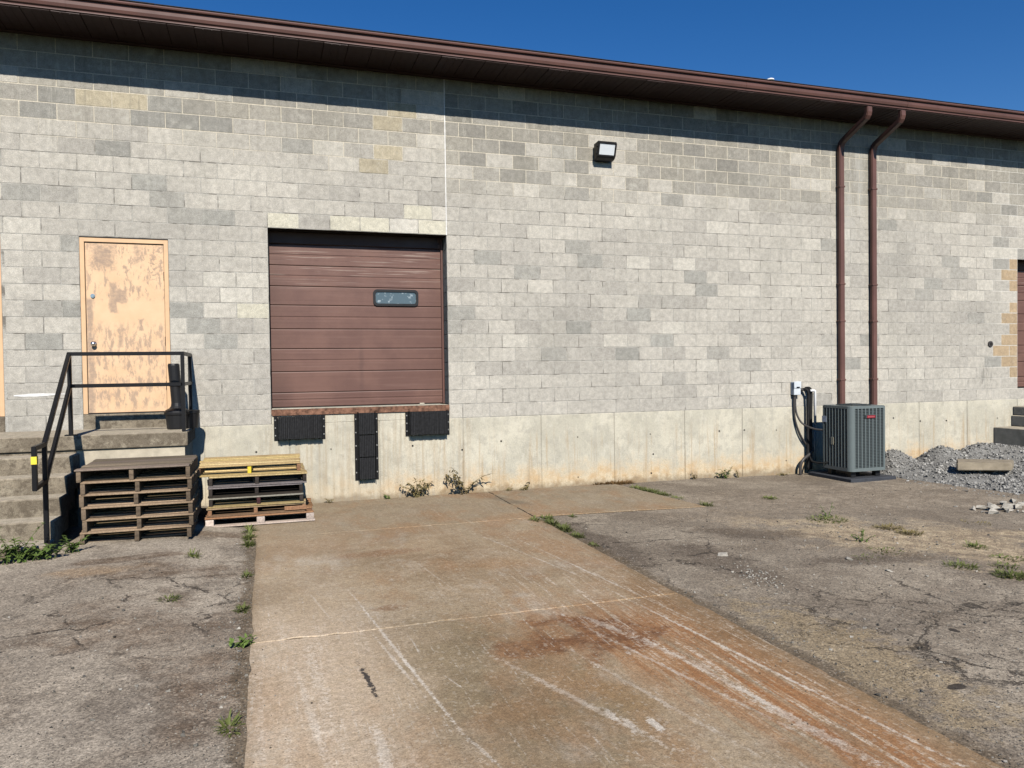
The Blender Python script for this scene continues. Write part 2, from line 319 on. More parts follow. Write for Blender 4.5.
def mat_pad():
    t = NT('stained_slab_concrete'); x, y, z = t.sep()
    big = t.noise(.9, 5, .6); mid = t.noise(3.2, 6, .68); blot = t.noise(11, 5, .7); fine = t.noise(110, 3, .8); ero = t.noise(38, 4, .75)
    cell = t.sep(t.voro(130, out='Color')); cell2 = t.sep(t.voro(60, out='Color'))
    st = t.noise(1, 6, .72, t.map((7.5, .55, 1), rot=(0, 0, R(-4)))); st2 = t.noise(1, 6, .75, t.map((22, 1.0, 1), rot=(0, 0, R(-5)), loc=(3, 1, 0))); st3 = t.noise(1, 5, .7, t.map((34, 1.6, 1), rot=(0, 0, R(-3)), loc=(9, 4, 0)))
    c = t.mix(t.rng(big, .38, .62), (.455, .345, .218), (.335, .245, .148))
    c = t.mix(t.rng(mid, .47, .62, 0, .6), c, (.49, .385, .265))
    c = t.mix(t.rng(blot, .5, .66, 0, .45), c, (.275, .188, .105))
    pl = t.math('MULTIPLY', t.rng(t.math('ADD', x, t.math('MULTIPLY', mid, .8)), .6, 1.4, 1, 0), t.rng(y, -5.5, -4.2, 1, .3)); c = t.mix(t.math('MULTIPLY', pl, t.rng(blot, .38, .6, .45, .8)), c, (.54, .42, .295))
    c = t.mix(t.math('MULTIPLY', t.math('MULTIPLY', pl, t.math('MULTIPLY', t.rng(st, .5, .64), t.rng(ero, .42, .58))), .7), c, (.60, .51, .40))
    pale = t.math('MULTIPLY', t.rng(t.noise(1.7, 6, .72, t.map((1, .5, 1), loc=(6, 2, 0))), .52, .66), .55); c = t.mix(pale, c, (.52, .445, .345))
    gr = t.math('MULTIPLY', t.rng(y, -3.4, -.5), .75); c = t.mix(gr, c, t.mix(t.rng(mid, .4, .6), (.41, .335, .225), (.30, .238, .155)))
    drk = t.math('MULTIPLY', t.rng(t.math('ABSOLUTE', t.math('ADD', x, t.math('MULTIPLY_ADD', y, .35, -2.75))), .05, .16, 1, 0), t.rng(y, -1.5, -1.1)); c = t.mix(t.math('MULTIPLY', drk, .5), c, (.13, .105, .075))
    dk = t.ell(x, y, 1.3, -6.5, .72, 1.5, mid, 1.2, .0, .6); c = t.mix(t.math('MULTIPLY', dk, .75), c, t.mix(t.rng(mid, .4, .6), (.205, .148, .078), (.29, .215, .12)))
    # rust: a ring-shaped spill and streaks dragged towards the viewer
    rim = t.ell(x, y, 1.93, -5.97, .52, .50, mid, 1.1, .0, .4); core = t.ell(x, y, 1.80, -5.84, .2, .2, mid, .6, .0, .6)
    rust = t.math('MULTIPLY', rim, t.math('SUBTRACT', 1.0, t.math('MULTIPLY', core, .7)))
    rust2 = t.ell(x, y, 1.48, -6.08, .26, .22, mid, 1.2, .0, .45)
    band = t.math('MULTIPLY', t.rng(t.math('ADD', x, t.math('MULTIPLY_ADD', y, .30, 0)), -.3, .15), t.rng(y, -6.1, -4.9, 1, .1))
    band = t.math('MULTIPLY', band, t.rng(t.math('SUBTRACT', x, t.math('MULTIPLY', blot, .2)), 2.62, 2.85, 1, .35))
    strk = t.math('MULTIPLY', band, t.rng(st, .36, .54))
    c = t.mix(t.math('MULTIPLY', strk, .85), c, t.mix(t.rng(st2, .42, .58), (.36, .150, .050), (.44, .245, .115)))
    allov = t.math('MULTIPLY', t.rng(t.noise(1.4, 6, .65, t.map((1, .6, 1))), .47, .62), t.rng(x, .2, 1.4, .25, .55)); c = t.mix(allov, c, (.38, .22, .108))
    rb = t.math('MULTIPLY', t.math('MULTIPLY', t.rng(t.math('ADD', x, t.math('MULTIPLY', y, .1)), 1.85, 2.25), t.rng(y, -4.2, -5.4)), .7); c = t.mix(rb, c, t.mix(t.rng(mid, .4, .6), (.26, .148, .065), (.34, .21, .105)))
    c = t.mix(t.math('MULTIPLY', t.math('MAXIMUM', rust, t.math('MULTIPLY', rust2, .75)), .85), c, t.mix(t.rng(blot, .4, .6), (.17, .072, .030), (.30, .145, .062)))
    r3 = t.ell(x, y, 1.9, -4.0, .75, .35, mid, .9, .1, .9); c = t.mix(t.math('MULTIPLY', r3, .5), c, (.34, .19, .085))
    r4 = t.math('MAXIMUM', t.ell(x, y, .78, -4.95, .16, .13, blot, .9, .1, .8), t.ell(x, y, .95, -3.2, .7, .22, mid, .9, .1, .8)); c = t.mix(t.math('MULTIPLY', r4, .6), c, (.27, .15, .075))
    r5 = t.ell(x, y, 1.75, -6.9, .22, .5, mid, .9, .1, .8, .3); c = t.mix(t.math('MULTIPLY', r5, .45), c, (.33, .19, .075))
    # dragged white scrapes, broken up by the surface texture
    sc = t.math('MULTIPLY', t.rng(st2, .525, .63), t.rng(t.math('ADD', x, t.math('MULTIPLY', y, .18)), .75, 1.2, .1, 1)); sc = t.math('MULTIPLY', sc, t.rng(y, -5.2, -4.0, 1, .3))
    sc = t.math('MULTIPLY', sc, t.rng(ero, .42, .56)); c = t.mix(t.math('MULTIPLY', sc, .85), c, (.66, .56, .44))
    sc2 = t.math('MULTIPLY', t.math('MULTIPLY', t.rng(st3, .58, .68), t.rng(ero, .45, .58)), t.rng(y, -3, -4.5, .2, .8)); c = t.mix(sc2, c, (.60, .53, .43))
    lines = [(.70, -5.9, 1.65, .015, -1.469, 1.0), (.66, -6.05, .75, .014, -1.45, .7), (.86, -7.24, .30, .015, -1.353, 1.0), (.955, -7.8, .4, .009, -1.44, .9), (.29, -4.7, .42, .012, -1.42, .6), (.92, -6.43, .13, .008, -1.3, .8),
             (1.04, -5.383, 1.2, .009, 0., .3), (2.28, -3.7, 1.2, .015, -1.37, .7), (2.6, -4.6, 1.7, .015, -1.45, .8), (1.5, -6.9, .9, .03, -1.25, .5), (.12, -6.6, .8, .03, -1.5, .5), (2.70, -6.7, 2.0, .018, -1.467, .9), (2.40, -7.1, 1.4, .026, -1.43, .85), (2.2, -6.8, 1.3, .018, -1.36, .65), (2.32, -6.5, .5, .04, -1.30, .5), (2.15, -5.9, .35, .04, -1.30, .6), (1.90, -7.0, .9, .022, -1.37, .5), (2.45, -7.6, .5, .05, -1.42, .8), (1.30, -4.2, .6, .01, -1.45, .4)]
    ln = None
    for cx, cy, L, W, rot, a in lines:
        q = t.math('MULTIPLY', t.ell(x, y, cx, cy, L, W, ero, 1.6, .0, .7, rot), a); ln = q if ln is None else t.math('MAXIMUM', ln, q)
    for cx, cy, rx, ry, a in [(1.752, -7.29, .035, .09, 1), (1.59, -7.12, .03, .10, .9), (1.63, -7.25, .03, .12, .7), (2.06, -6.38, .022, .035, .9), (1.95, -5.55, .016, .05, .9), (1.75, -6.22, .014, .045, .8), (.42, -7.1, .04, .3, .6)]:
        ln = t.math('MAXIMUM', ln, t.math('MULTIPLY', t.ell(x, y, cx, cy, rx, ry, ero, 1.3, .0, .5), a))
    c = t.mix(t.math('MULTIPLY', ln, t.rng(mid, .38, .6, .45, .95)), c, (.68, .60, .49))
    tar = t.math('MULTIPLY', t.ell(x, y, .458, -6.23, .27, .022, t.noise(26, 3, .7), 1.5, .1, .4, -1.5), 1.0); c = t.mix(t.math('MULTIPLY', tar, .92), c, (.03, .028, .028))
    ed = t.math('MAXIMUM', t.rng(t.math('ADD', x, t.math('MULTIPLY', blot, .12)), -.16, -.05, 1, 0), t.rng(t.math('SUBTRACT', x, t.math('MULTIPLY', blot, .25)), 2.72, 2.9))
    ed = t.math('MULTIPLY', ed, t.rng(y, -2.3, -2.0, 1, 0)); c = t.mix(t.math('MULTIPLY', ed, .4), c, (.22, .15, .08))
    c = t.mix(t.rng(t.math('ADD', z, t.math('MULTIPLY_ADD', blot, .008, -.004)), -1.0985, -1.0955, .9, 0), c, (.10, .075, .05))
    c = t.val(c, t.rng(t.math('ADD', t.math('MULTIPLY', pl, .8), t.rng(t.noise(.8, 5, .6), .4, .6, 0, .3)), 0, 1, .80, 1.04, False))
    v = t.math('MULTIPLY', t.rng(cell[0], 0, 1, .86, 1.15, False), t.rng(fine, .38, .62, .86, 1.13, False)); v = t.math('MULTIPLY', v, t.rng(ero, .38, .62, .86, 1.14, False))
    c = t.val(c, v)
    spk = t.math('MULTIPLY', t.rng(cell2[1], .88, .95), t.rng(mid, .4, .6, .1, .35)); c = t.mix(spk, c, (.56, .48, .37))
    dsp = t.rng(cell[2], .90, .95); c = t.mix(t.math('MULTIPLY', dsp, .4), c, (.12, .085, .05))
    b = t.bump(t.math('ADD', fine, t.math('MULTIPLY', ero, .7)), .4, .006); b = t.bump(blot, .25, .02, b)
    return t.fin(c, .88, b, 0, .25)
def mat_wood(name, a, b_, grain=(.9, 22, 22), dark=.35):
    t = NT(name); n = t.noise(1, 6, .7, t.map(grain)); m = t.noise(2.5, 4)
    c = t.mix(t.rng(n, .32, .68), a, b_); c = t.mix(t.rng(m, .5, .7, 0, .5), c, t.val(c, 1-dark))
    c = t.mix(1.0, c, t.attr(), 'MULTIPLY'); c = t.val(c, t.rng(t.noise(60, 3), .4, .6, .85, 1.15, False))
    nl = t.rng(t.voro(9), .02, .05, .35, 1); c = t.val(c, nl)
    return t.fin(c, .85, t.bump(n, .5, .01), 0, .2)
def mat_loading_door():
    t = NT('brown_painted_steel'); x, y, z = t.sep()
    n = t.noise(2, 5, .6); st = t.noise(1, 5, .6, t.map((.8, 1, 26)))
    c = t.mix(t.rng(n, .35, .65), (.165, .087, .066), (.132, .068, .053))
    c = t.mix(t.rng(st, .52, .7, 0, .35), c, (.215, .125, .10))
    hi = t.math('MULTIPLY', t.rng(z, 1.75, 2.1), t.rng(t.noise(1, 4, .6, t.map((1.2, 1, 60))), .57, .66)); c = t.mix(t.math('MULTIPLY', hi, .6), c, (.36, .28, .23))
    sm = t.math('MULTIPLY', t.rng(x, .05, .35, .35, 0), t.rng(z, .3, 1.2, 1, .6)); c = t.mix(sm, c, (.05, .03, .026))
    drip = t.ell(x, z, 1.24, .75, .06, .55, t.noise(5, 4), .7, .1, .8); c = t.mix(t.math('MULTIPLY', drip, .3), c, (.07, .04, .035))
    return t.fin(c, .5, t.bump(t.noise(30, 3), .05, .01), 0, .35)
def mat_orange_door():
    t = NT('peach_painted_door'); x, y, z = t.sep()
    P = lambda u: -2.2352 + (u-78)/90*1.016
    Z = lambda v: 2.424 - (v-238)/175*2.204
    n = t.noise(16, 4, .6, t.map((1, 1, .7))); hs = t.noise(1, 5, .7, t.map((5, 1, 40))); m = t.noise(4.5, 5, .65)
    br = t.noise(1, 5, .7, t.map((16, 1, 6), loc=(2, 0, 5)))
    br2 = t.noise(1, 6, .75, t.map((14, 1, 22), loc=(1, 0, 3)))
    base = t.mix(t.rng(m, .3, .7), (.74, .50, .305), (.69, .45, .265))
    wear = (.33, .245, .185)
    masks = [t.boxmask(x, z, P(90), P(111), Z(268), Z(246), br2, .16, .07), t.boxmask(x, z, P(107), P(114), Z(313), Z(283), n, .05, .02),
             t.boxmask(x, z, P(107), P(124), Z(303), Z(290), n, .05, .02), t.boxmask(x, z, P(134), P(139), Z(262), Z(247), br2, .12, .06),
             t.boxmask(x, z, P(136), P(140), Z(331), Z(320), n, .04, .01), t.boxmask(x, z, P(114), P(119), Z(348), Z(336), br, .04, .02),
             t.boxmask(x, z, P(83), P(90), Z(420), Z(300), br, .09, .03)]
    w = masks[0]
    for q in masks[1:]: w = t.math('MAXIMUM', w, q)
    bl = t.math('MULTIPLY', t.boxmask(x, z, P(84), P(164), Z(300), Z(244), m, .05, .05), t.rng(br, .50, .60))
    lo = t.math('MULTIPLY', t.boxmask(x, z, P(83), P(163), Z(409), Z(325), m, .10, .08), t.rng(br, .46, .60))
    scr = t.math('MULTIPLY', t.boxmask(x, z, P(146), P(162), Z(280), Z(246), m, .02, .02), t.rng(t.noise(1, 4, .6, t.map((18, 1, 26), rot=(0, R(30), 0))), .50, .58))
    w = t.math('MAXIMUM', t.math('MULTIPLY', w, t.rng(br2, .35, .6, .6, .95)), t.math('MULTIPLY', t.math('MAXIMUM', t.math('MAXIMUM', bl, lo), scr), .8))
    c = t.mix(w, base, t.mix(t.rng(n, .3, .7), wear, (.39, .28, .20)))
    return t.fin(c, t.rng(w, 0, 1, .5, .8), t.bump(n, .05, .01), 0, .3)
def mat_leaf(name, a, b_):
    t = NT(name); oi = t.t.nodes.new('ShaderNodeObjectInfo'); n = t.noise(14, 3)
    c = t.mix(n, a, b_); c = t.val(c, t.math('MULTIPLY_ADD', oi.outputs['Random'], .5, .8))
    t.b.inputs['Transmission Weight'].default_value = 0
    m = t.fin(c, .6, None, 0, .3)
    tr = t.t.nodes.new('ShaderNodeBsdfTranslucent'); t.put(tr.inputs[0], c); mx = t.t.nodes.new('ShaderNodeMixShader'); mx.inputs[0].default_value = .25
    t.t.links.new(t.b.outputs[0], mx.inputs[1]); t.t.links.new(tr.outputs[0], mx.inputs[2]); t.t.links.new(mx.outputs[0], t.out.inputs[0]); return m
def mat_stone(name, a, b_):
    t = NT(name); n = t.noise(40, 4, .65)
    c = t.mix(t.rng(n, .3, .7), a, b_); c = t.val(c, t.attr()); return t.fin(c, .92, t.bump(t.noise(90, 4), .4, .01), 0, .2)

M_block = mat_block(); M_mortar = mat_mortar(); M_found = mat_foundation(); M_steps = mat_steps(); M_asph = mat_asphalt(); M_pad = mat_pad()
M_door = mat_loading_door(); M_odoor = mat_orange_door()
M_oframe = simple('peach_frame_paint', (.68, .44, .25), .5, .08, 6)
M_brown = simple('brown_aluminium', (.122, .060, .048), .45, .22, 2.2, 0, 0, .4)
M_soffit = simple('dark_brown_soffit', (.055, .033, .028), .5, .12, 3)
M_shingle = simple('dark_shingle', (.03, .028, .027), .9, .3, 25, .4)
M_black = simple('black_painted_steel', (.008, .008, .009), .42, .25, 14, .06, 0, .25)
M_rubber = simple('black_rubber', (.014, .014, .015), .8, .35, 30, .3)
M_plastic = simple('black_plastic', (.012, .012, .013), .45, .2, 12)
M_rust = simple('rusty_steel', (.17, .085, .052), .85, .7, 22, .5)
M_rust2 = simple('rusted_black_steel', (.05, .026, .02), .7, .5, 30, .2)
M_bolt = simple('galvanised_bolt', (.22, .22, .21), .5, .2, 20, 0, .3)
M_hole = simple('dark_hole', (.02, .018, .016), .9, .2, 20)
M_caulk = simple('white_caulk', (.72, .70, .66), .8, .15, 14, .2)
M_chalk = simple('white_scrape', (.62, .57, .50), .9, .2, 30)
M_tar = simple('black_tar', (.02, .02, .02), .8, .2, 30)
M_yellow = simple('yellow_tape', (.85, .68, .06), .5, .1, 10)
M_chrome = simple('chrome', (.6, .6, .6), .18, .1, 10, 0, 1)
M_grey = simple('grey_enamel', (.58, .61, .63), .4, .1, 6)
M_conduit = simple('dark_conduit', (.055, .05, .047), .45, .2, 20)
M_foam = simple('black_foam_sleeve', (.012, .012, .012), .8, .25, 20, .2)
M_pvc = simple('white_pvc', (.75, .74, .72), .35, .05, 6)
M_acbody = simple('grey_green_cabinet', (.14, .165, .162), .38, .08, 5, 0, .0, .45)
M_acdark = simple('dark_coil', (.035, .042, .043), .6, .2, 30)
M_aclouv = simple('cabinet_louver', (.085, .10, .10), .5, .12, 12)
M_acpad = simple('dark_equipment_pad', (.045, .048, .055), .75, .2, 12, .2)
M_red = simple('red_badge', (.22, .012, .025), .35, .05, 10)
M_red2 = simple('pale_red_lettering', (.45, .12, .12), .4, .1)
M_label = simple('white_label', (.55, .57, .62), .5, .15, 40)
M_ylabel = simple('tan_label', (.40, .36, .26), .5, .15, 40)
M_white = simple('white_cap', (.8, .8, .78), .5, .05, 5)
M_slab = simple('tan_concrete_slab', (.30, .25, .18), .92, .25, 7, .5, 0, .2, 90)
M_land = simple('grey_step_concrete', (.47, .41, .31), .92, .25, 6, .5, 0, .2, 90)
M_grass = mat_leaf('grass_blade', (.115, .145, .035), (.17, .18, .06))
M_weed = mat_leaf('broad_weed_leaf', (.09, .15, .032), (.15, .205, .05))
M_dry = mat_leaf('dry_weed', (.20, .18, .07), (.30, .22, .10))
M_dried = mat_leaf('brown_dead_weed', (.17, .11, .05), (.13, .12, .045))
M_moss = mat_leaf('rusty_dead_grass', (.36, .22, .09), (.27, .15, .06))
M_gravel = mat_stone('crushed_gravel', (.35, .335, .30), (.225, .217, .20))
M_rubble = mat_stone('broken_concrete', (.50, .46, .39), (.36, .325, .27))
def mat_glass_lens():
    t = NT('frosted_lens'); n = t.noise(1, 3, .5, t.map((2, 2, 14)))
    return t.fin(t.mix(n, (.80, .82, .82), (.62, .66, .68)), .18, None, 0, .6)
M_lens = mat_glass_lens()
def mat_pane():
    t = NT('painted_reflection_pane'); n = t.noise(18, 4, .6)
    c = t.mix(t.rng(n, .56, .68), (.085, .12, .14), (.33, .38, .40)); return t.fin(c, .12, None, 0, .6)  # grey-blue tint and whitish specks paint the pane's reflections into its colour
M_pane = mat_pane()

# ------------------------------------------------------------------ world, sun, camera
SUN = Vector((-.075, -1.0, .775)).normalized()
sc = bpy.context.scene
w = bpy.data.worlds.new('World'); sc.world = w; w.use_nodes = True
nt = w.node_tree; sky = nt.nodes.new('ShaderNodeTexSky'); sky.sky_type = 'NISHITA'; sky.sun_disc = False
sky.sun_elevation = math.asin(SUN.z); sky.sun_rotation = math.atan2(SUN.x, SUN.y)
sky.air_density = 1.0; sky.dust_density = .1; sky.ozone_density = 3.0; sky.altitude = 300
hsv = nt.nodes.new('ShaderNodeHueSaturation'); hsv.inputs['Saturation'].default_value = 1.36; hsv.inputs['Value'].default_value = 1.75; hsv.inputs['Hue'].default_value = .510
nt.links.new(sky.outputs[0], hsv.inputs['Color']); nt.links.new(hsv.outputs[0], nt.nodes['Background'].inputs[0]); nt.nodes['Background'].inputs[1].default_value = .05
sl = bpy.data.lights.new('sun', 'SUN'); sl.energy = 5.0; sl.angle = R(.5); sl.color = (1, .955, .88)
so = bpy.data.objects.new('sun', sl); C.objects.link(so); so.rotation_euler = (-SUN).to_track_quat('-Z', 'Y').to_euler(); so.location = (0, -20, 20)

cam = bpy.data.cameras.new('camera'); co = bpy.data.objects.new('camera', cam); C.objects.link(co)
yaw, pitch, roll = 0.3148329722628752, -0.02035618456475566, -0.013811284309268375
f = Vector((math.sin(yaw)*math.cos(pitch), math.cos(yaw)*math.cos(pitch), math.sin(pitch)))
r0 = f.cross(Vector((0, 0, 1))).normalized(); u0 = r0.cross(f)
rr = math.cos(roll)*r0 + math.sin(roll)*u0; uu = -math.sin(roll)*r0 + math.cos(roll)*u0
Mx = Matrix((rr, uu, -f)).transposed().to_4x4(); Mx.translation = (-0.0780852726, -10.6627462, 0.7037688)
co.matrix_world = Mx; cam.sensor_width = 36; cam.lens = 760/1024*36; cam.clip_start = .05; cam.clip_end = 2000
sc.camera = co
vs = sc.view_settings; vs.view_transform = 'Standard'; vs.look = 'None'; vs.exposure = 0.2; vs.gamma = 1; vs.use_curve_mapping = False
sc.render.resolution_x = 1024; sc.render.resolution_y = 768; sc.cycles.max_bounces = 6; sc.cycles.diffuse_bounces = 0

# ------------------------------------------------------------------ ground
def sst(a, b, x): t = max(0, min(1, (x-a)/(b-a))); return t*t*(3-2*t)
def gz(x, y):
    z = GZ + .09*(1-sst(-1.1, -.25, x))*sst(-6.2, -3.0, y)
    out = max(sst(3.05, 3.5, x) if y < -2.15 else sst(5.2, 5.7, x), 1-sst(-.7, -.25, x))
    z += out*(.022*mnoise.noise((x*.55, y*.55, 3)) + .012*mnoise.noise((x*1.9, y*1.9, 8)))
    if x > 5.3: z -= .02*sst(5.3, 8, x)
    return z
def ground():
    xs = [-400, -120, -40, -18, -9, -6] + [-5 + .12*i for i in range(142)] + [12.5 + i*.4 for i in range(14)] + [22, 40, 120, 400]
    ys = [-400, -120, -40, -20] + [-14 + .12*i for i in range(117)] + [.1, .6, 3, 10, 40, 120, 400]
    b = MB(); n = len(ys)
    b.v = [(x, y, gz(x, y) if (-7 < x < 19 and -15 < y < .7) else GZ - .02) for x in xs for y in ys]
    for i in range(len(xs)-1):
        for j in range(n-1):
            b.f.append((i*n+j, (i+1)*n+j, (i+1)*n+j+1, i*n+j+1)); b.m.append(0); b.c.append((1, 1, 1))
    o = b.build('asphalt_ground', M_asph, smooth=True); o['kind'] = 'structure'
ground()
PT = -1.091   # top of the concrete slab
def slab_poly(b, pts, top, bot, step=.09, jit=.007, seed=0):
    rg = random.Random(seed); ring = []
    for i in range(len(pts)):
        a = Vector(pts[i]); c = Vector(pts[(i+1) % len(pts)]); L = (c-a).length; n = max(1, int(L/step)); d = (c-a)/n; nr = Vector((d.y, -d.x)).normalized()
        for k in range(n):
            p = a + d*k
            if k: p = p + nr*(jit*2.2*mnoise.noise((p.x*1.3+seed, p.y*1.3, 4)) + rg.uniform(-jit, jit)*.6 - (rg.random() < .07)*rg.uniform(.005, .03))
            ring.append(p)
    n = len(ring); cx = sum(p.x for p in ring)/n; cy = sum(p.y for p in ring)/n
    inner = [p + (Vector((cx, cy))-p).normalized()*.006 for p in ring]
    v = [(p.x, p.y, bot) for p in ring] + [(p.x, p.y, top-.005) for p in ring] + [(p.x, p.y, top) for p in inner]
    fs = []
    for k in (0, 1):
        for i in range(n): j = (i+1) % n; fs.append((k*n+i, k*n+j, (k+1)*n+j, (k+1)*n+i))
    fs.append(tuple(range(2*n, 3*n)))
    b.add(v, fs)
b = MB()
slab_poly(b, [(-.2, -5.382), (-.2, -16), (3.0, -16), (3.0, -5.382)], PT, -1.25, seed=1)
slab_poly(b, [(-.2, -2.04), (-.2, -5.378), (3.0, -5.378), (3.0, -2.09)], PT+.001, -1.25, seed=2)
slab_poly(b, [(-.24, -.004), (-.24, -2.03), (2.995, -2.075), (2.995, -.004)], PT-.001, -1.25, seed=3)
slab_poly(b, [(3.006, -.004), (3.006, -2.0), (5.25, -2.22), (5.0, -.004)], PT+.0015, -1.25, seed=4)
pad = b.build('concrete_pad', M_pad); pad['kind'] = 'structure'

# ------------------------------------------------------------------ the warehouse
WH = thing('warehouse', 'long grey concrete block warehouse with brown gutter and loading doors', 'warehouse', (0, 0, GZ))
XL, XR = -8.128, 20.32
OPEN = [(0, 2.4384, 1, 13), (-2.2352, -1.2192, 0, 12), (-4.094, -3.078, 0, 12), (13.4112, 15.8496, 1, 13), (0, 2.4384, 0, 1)]
def hidden(x0, x1, k):
    out = [(x0, x1)]
    for a, c, k0, k1 in OPEN:
        if k0 <= k < k1:
            nx = []
            for p, q in out:
                if q <= a+1e-4 or p >= c-1e-4: nx.append((p, q)); continue
                if p < a: nx.append((p, a))
                if q > c: nx.append((c, q))
            out = nx
    return [(p, q) for p, q in out if q-p > .03]
LIGHT = (.482, .446, .380); GREY = (.384, .356, .308); DARK = (.275, .262, .230); BLUE = (.318, .304, .266); YEL = (.41, .355, .255); CREAM = (.56, .52, .41); TAN = (.40, .30, .19); PINK = (.51, .475, .405)
# blocks whose colour stands out in the photograph: (x, z, colour)
from_px = [(-2.45,4.12,DARK),(-2.0,4.15,YEL),(-1.6,4.15,YEL),(-2.6,3.9,DARK),(-1.2,4.12,DARK),(-1.62,3.92,DARK),(-1.2,3.92,DARK),(-.8,3.92,DARK),(-.4,3.92,GREY),(-2.0,3.5,DARK),(-2.4,3.5,GREY),(-1.6,3.68,GREY),(-1.3,3.1,BLUE),
 (.2,2.73,CREAM),(.6,2.73,GREY),(1.0,2.73,CREAM),(1.42,2.73,CREAM),(1.8,2.73,PINK),(2.2,2.73,CREAM),(2.0,2.92,CREAM),(2.34,2.92,LIGHT),(1.55,2.92,GREY),(1.8,3.72,YEL),(1.5,4.15,YEL),(1.4,3.5,YEL),(2.2,3.12,GREY),(1.9,4.32,YEL),
 (-2.62,1.9,GREY),(-2.4,1.5,BLUE),(-2.62,1.1,BLUE),(-1.0,1.5,BLUE),(-.7,1.1,BLUE),(-.4,1.3,GREY),(-.62,1.9,PINK),(-.35,1.7,PINK),(-.2,1.5,CREAM),(-2.62,.7,GREY),
 (2.64,1.9,GREY),(2.85,1.3,GREY),(3.7,1.3,GREY),(4.5,1.3,BLUE),(3.0,.7,GREY),(3.4,.7,GREY),(3.8,.7,GREY),(4.3,.7,GREY),(4.1,1.5,GREY),(4.5,1.5,GREY),(4.9,1.9,GREY),(5.3,1.3,GREY),
 (5.5,2.35,PINK),(6.2,2.35,PINK),(6.35,2.15,BLUE),(6.9,2.35,GREY),(7.2,2.15,GREY),(5.6,1.5,BLUE),(5.9,1.3,PINK),(5.9,1.1,BLUE),(6.3,1.7,GREY),(6.6,1.7,GREY),(6.9,1.9,BLUE),(5.4,1.0,BLUE),(6.0,.9,GREY),(7.4,1.3,GREY),(7.0,.5,GREY),
 (12.85,2.74,PINK),(13.3,2.74,PINK),(13.30,2.53,TAN),(13.2,2.33,TAN),(13.31,2.12,TAN),(13.31,1.72,TAN),(13.2,1.52,TAN),(13.31,1.31,TAN),(13.2,1.11,TAN),(12.9,.91,TAN),(13.31,.91,TAN),(13.2,.71,TAN),(13.31,.51,TAN)]
b = MB(); J = .0036; D0 = .0045
def face_block(b, x0, x1, z0, z1, col, y=0.0):
    bx = .004; X0, X1, Z0, Z1 = x0+J, x1-J, z0+J, z1-J
    v = [(X0, y+D0, Z0), (X1, y+D0, Z0), (X1, y+D0, Z1), (X0, y+D0, Z1), (X0+bx*.4, y+.0025, Z0+bx*.4), (X1-bx*.4, y+.0025, Z0+bx*.4), (X1-bx*.4, y+.0025, Z1-bx*.4), (X0+bx*.4, y+.0025, Z1-bx*.4),
         (X0+bx, y, Z0+bx), (X1-bx, y, Z0+bx), (X1-bx, y, Z1-bx), (X0+bx, y, Z1-bx)]
    fs = [(8, 9, 10, 11)] + [(i, (i+1) % 4, (i+1) % 4+4, i+4) for i in range(4)] + [(i+4, (i+1) % 4+4, (i+1) % 4+8, i+8) for i in range(4)]
    b.add(v, fs, 0, col)
def lerp3(a, c, t): return tuple(a[i]+(c[i]-a[i])*t for i in range(3))
for k in range(24):
    x = XL - (BW/2 if k % 2 == 0 else 0)
    segs = []
    while x < XR:
        a, c = max(x, XL), min(x+BW, XR); x += BW
        parts = [(a, c)]
        if k >= 13 and a < 2.4384-.01 < c-.01 and c > 2.4384+.01: parts = [(a, 2.4384), (2.4384, c)]
        for p in parts: segs += hidden(*p, k)
    for p, q in segs:
        mx, mz = (p+q)/2, (k+.5)*CK
        n = mnoise.noise((mx*.45, mz*1.1, 1.7))
        t = rng.random()
        col = lerp3(GREY, LIGHT, min(1.1, max(-.15, .58 + n*.7 + rng.gauss(0, .20))))
        if t < .08: col = lerp3(BLUE, GREY, rng.random())
        elif t < .13: col = lerp3(LIGHT, PINK, rng.random())
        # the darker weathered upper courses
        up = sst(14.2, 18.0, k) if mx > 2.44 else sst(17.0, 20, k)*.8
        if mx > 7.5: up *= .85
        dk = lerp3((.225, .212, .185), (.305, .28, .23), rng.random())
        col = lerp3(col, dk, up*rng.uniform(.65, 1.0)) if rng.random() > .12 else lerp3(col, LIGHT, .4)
        for sx, sz, scol in from_px:
            if p <= sx < q and k*CK <= sz < (k+1)*CK: jq = rng.uniform(.93, 1.07); col = tuple(cc*jq for cc in scol)
        g = 1.05
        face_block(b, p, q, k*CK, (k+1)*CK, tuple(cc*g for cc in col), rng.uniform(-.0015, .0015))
# mortar sheet behind the faces, with the openings left out
xsl = sorted({XL, XR} | {o[0] for o in OPEN} | {o[1] for o in OPEN}); 
for i in range(len(xsl)-1):
    for k in range(24):
        for p, q in hidden(xsl[i], xsl[i+1], k):
            b.add([(p, .0028, k*CK), (q, .0028, k*CK), (q, .0028, (k+1)*CK), (p, .0028, (k+1)*CK)], [(0, 1, 2, 3)], 1)
# block returns of the openings
for a, c, k0, k1 in OPEN[:4]:
    for k in range(k0, k1):
        for X, s in ((a, 1), (c, -1)):
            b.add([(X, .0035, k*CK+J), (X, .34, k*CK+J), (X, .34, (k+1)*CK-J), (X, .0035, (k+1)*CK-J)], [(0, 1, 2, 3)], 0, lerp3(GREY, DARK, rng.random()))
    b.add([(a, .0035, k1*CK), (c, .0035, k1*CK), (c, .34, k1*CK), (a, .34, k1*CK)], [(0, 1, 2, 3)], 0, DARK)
wall = b.build('block_wall', [M_block, M_mortar], WH, colors=True)
# building mass behind the face
b = MB(); b.box(XL, XR, .36, 22, -1.3, 4.84); b.build('rear_wall', M_mortar, WH)
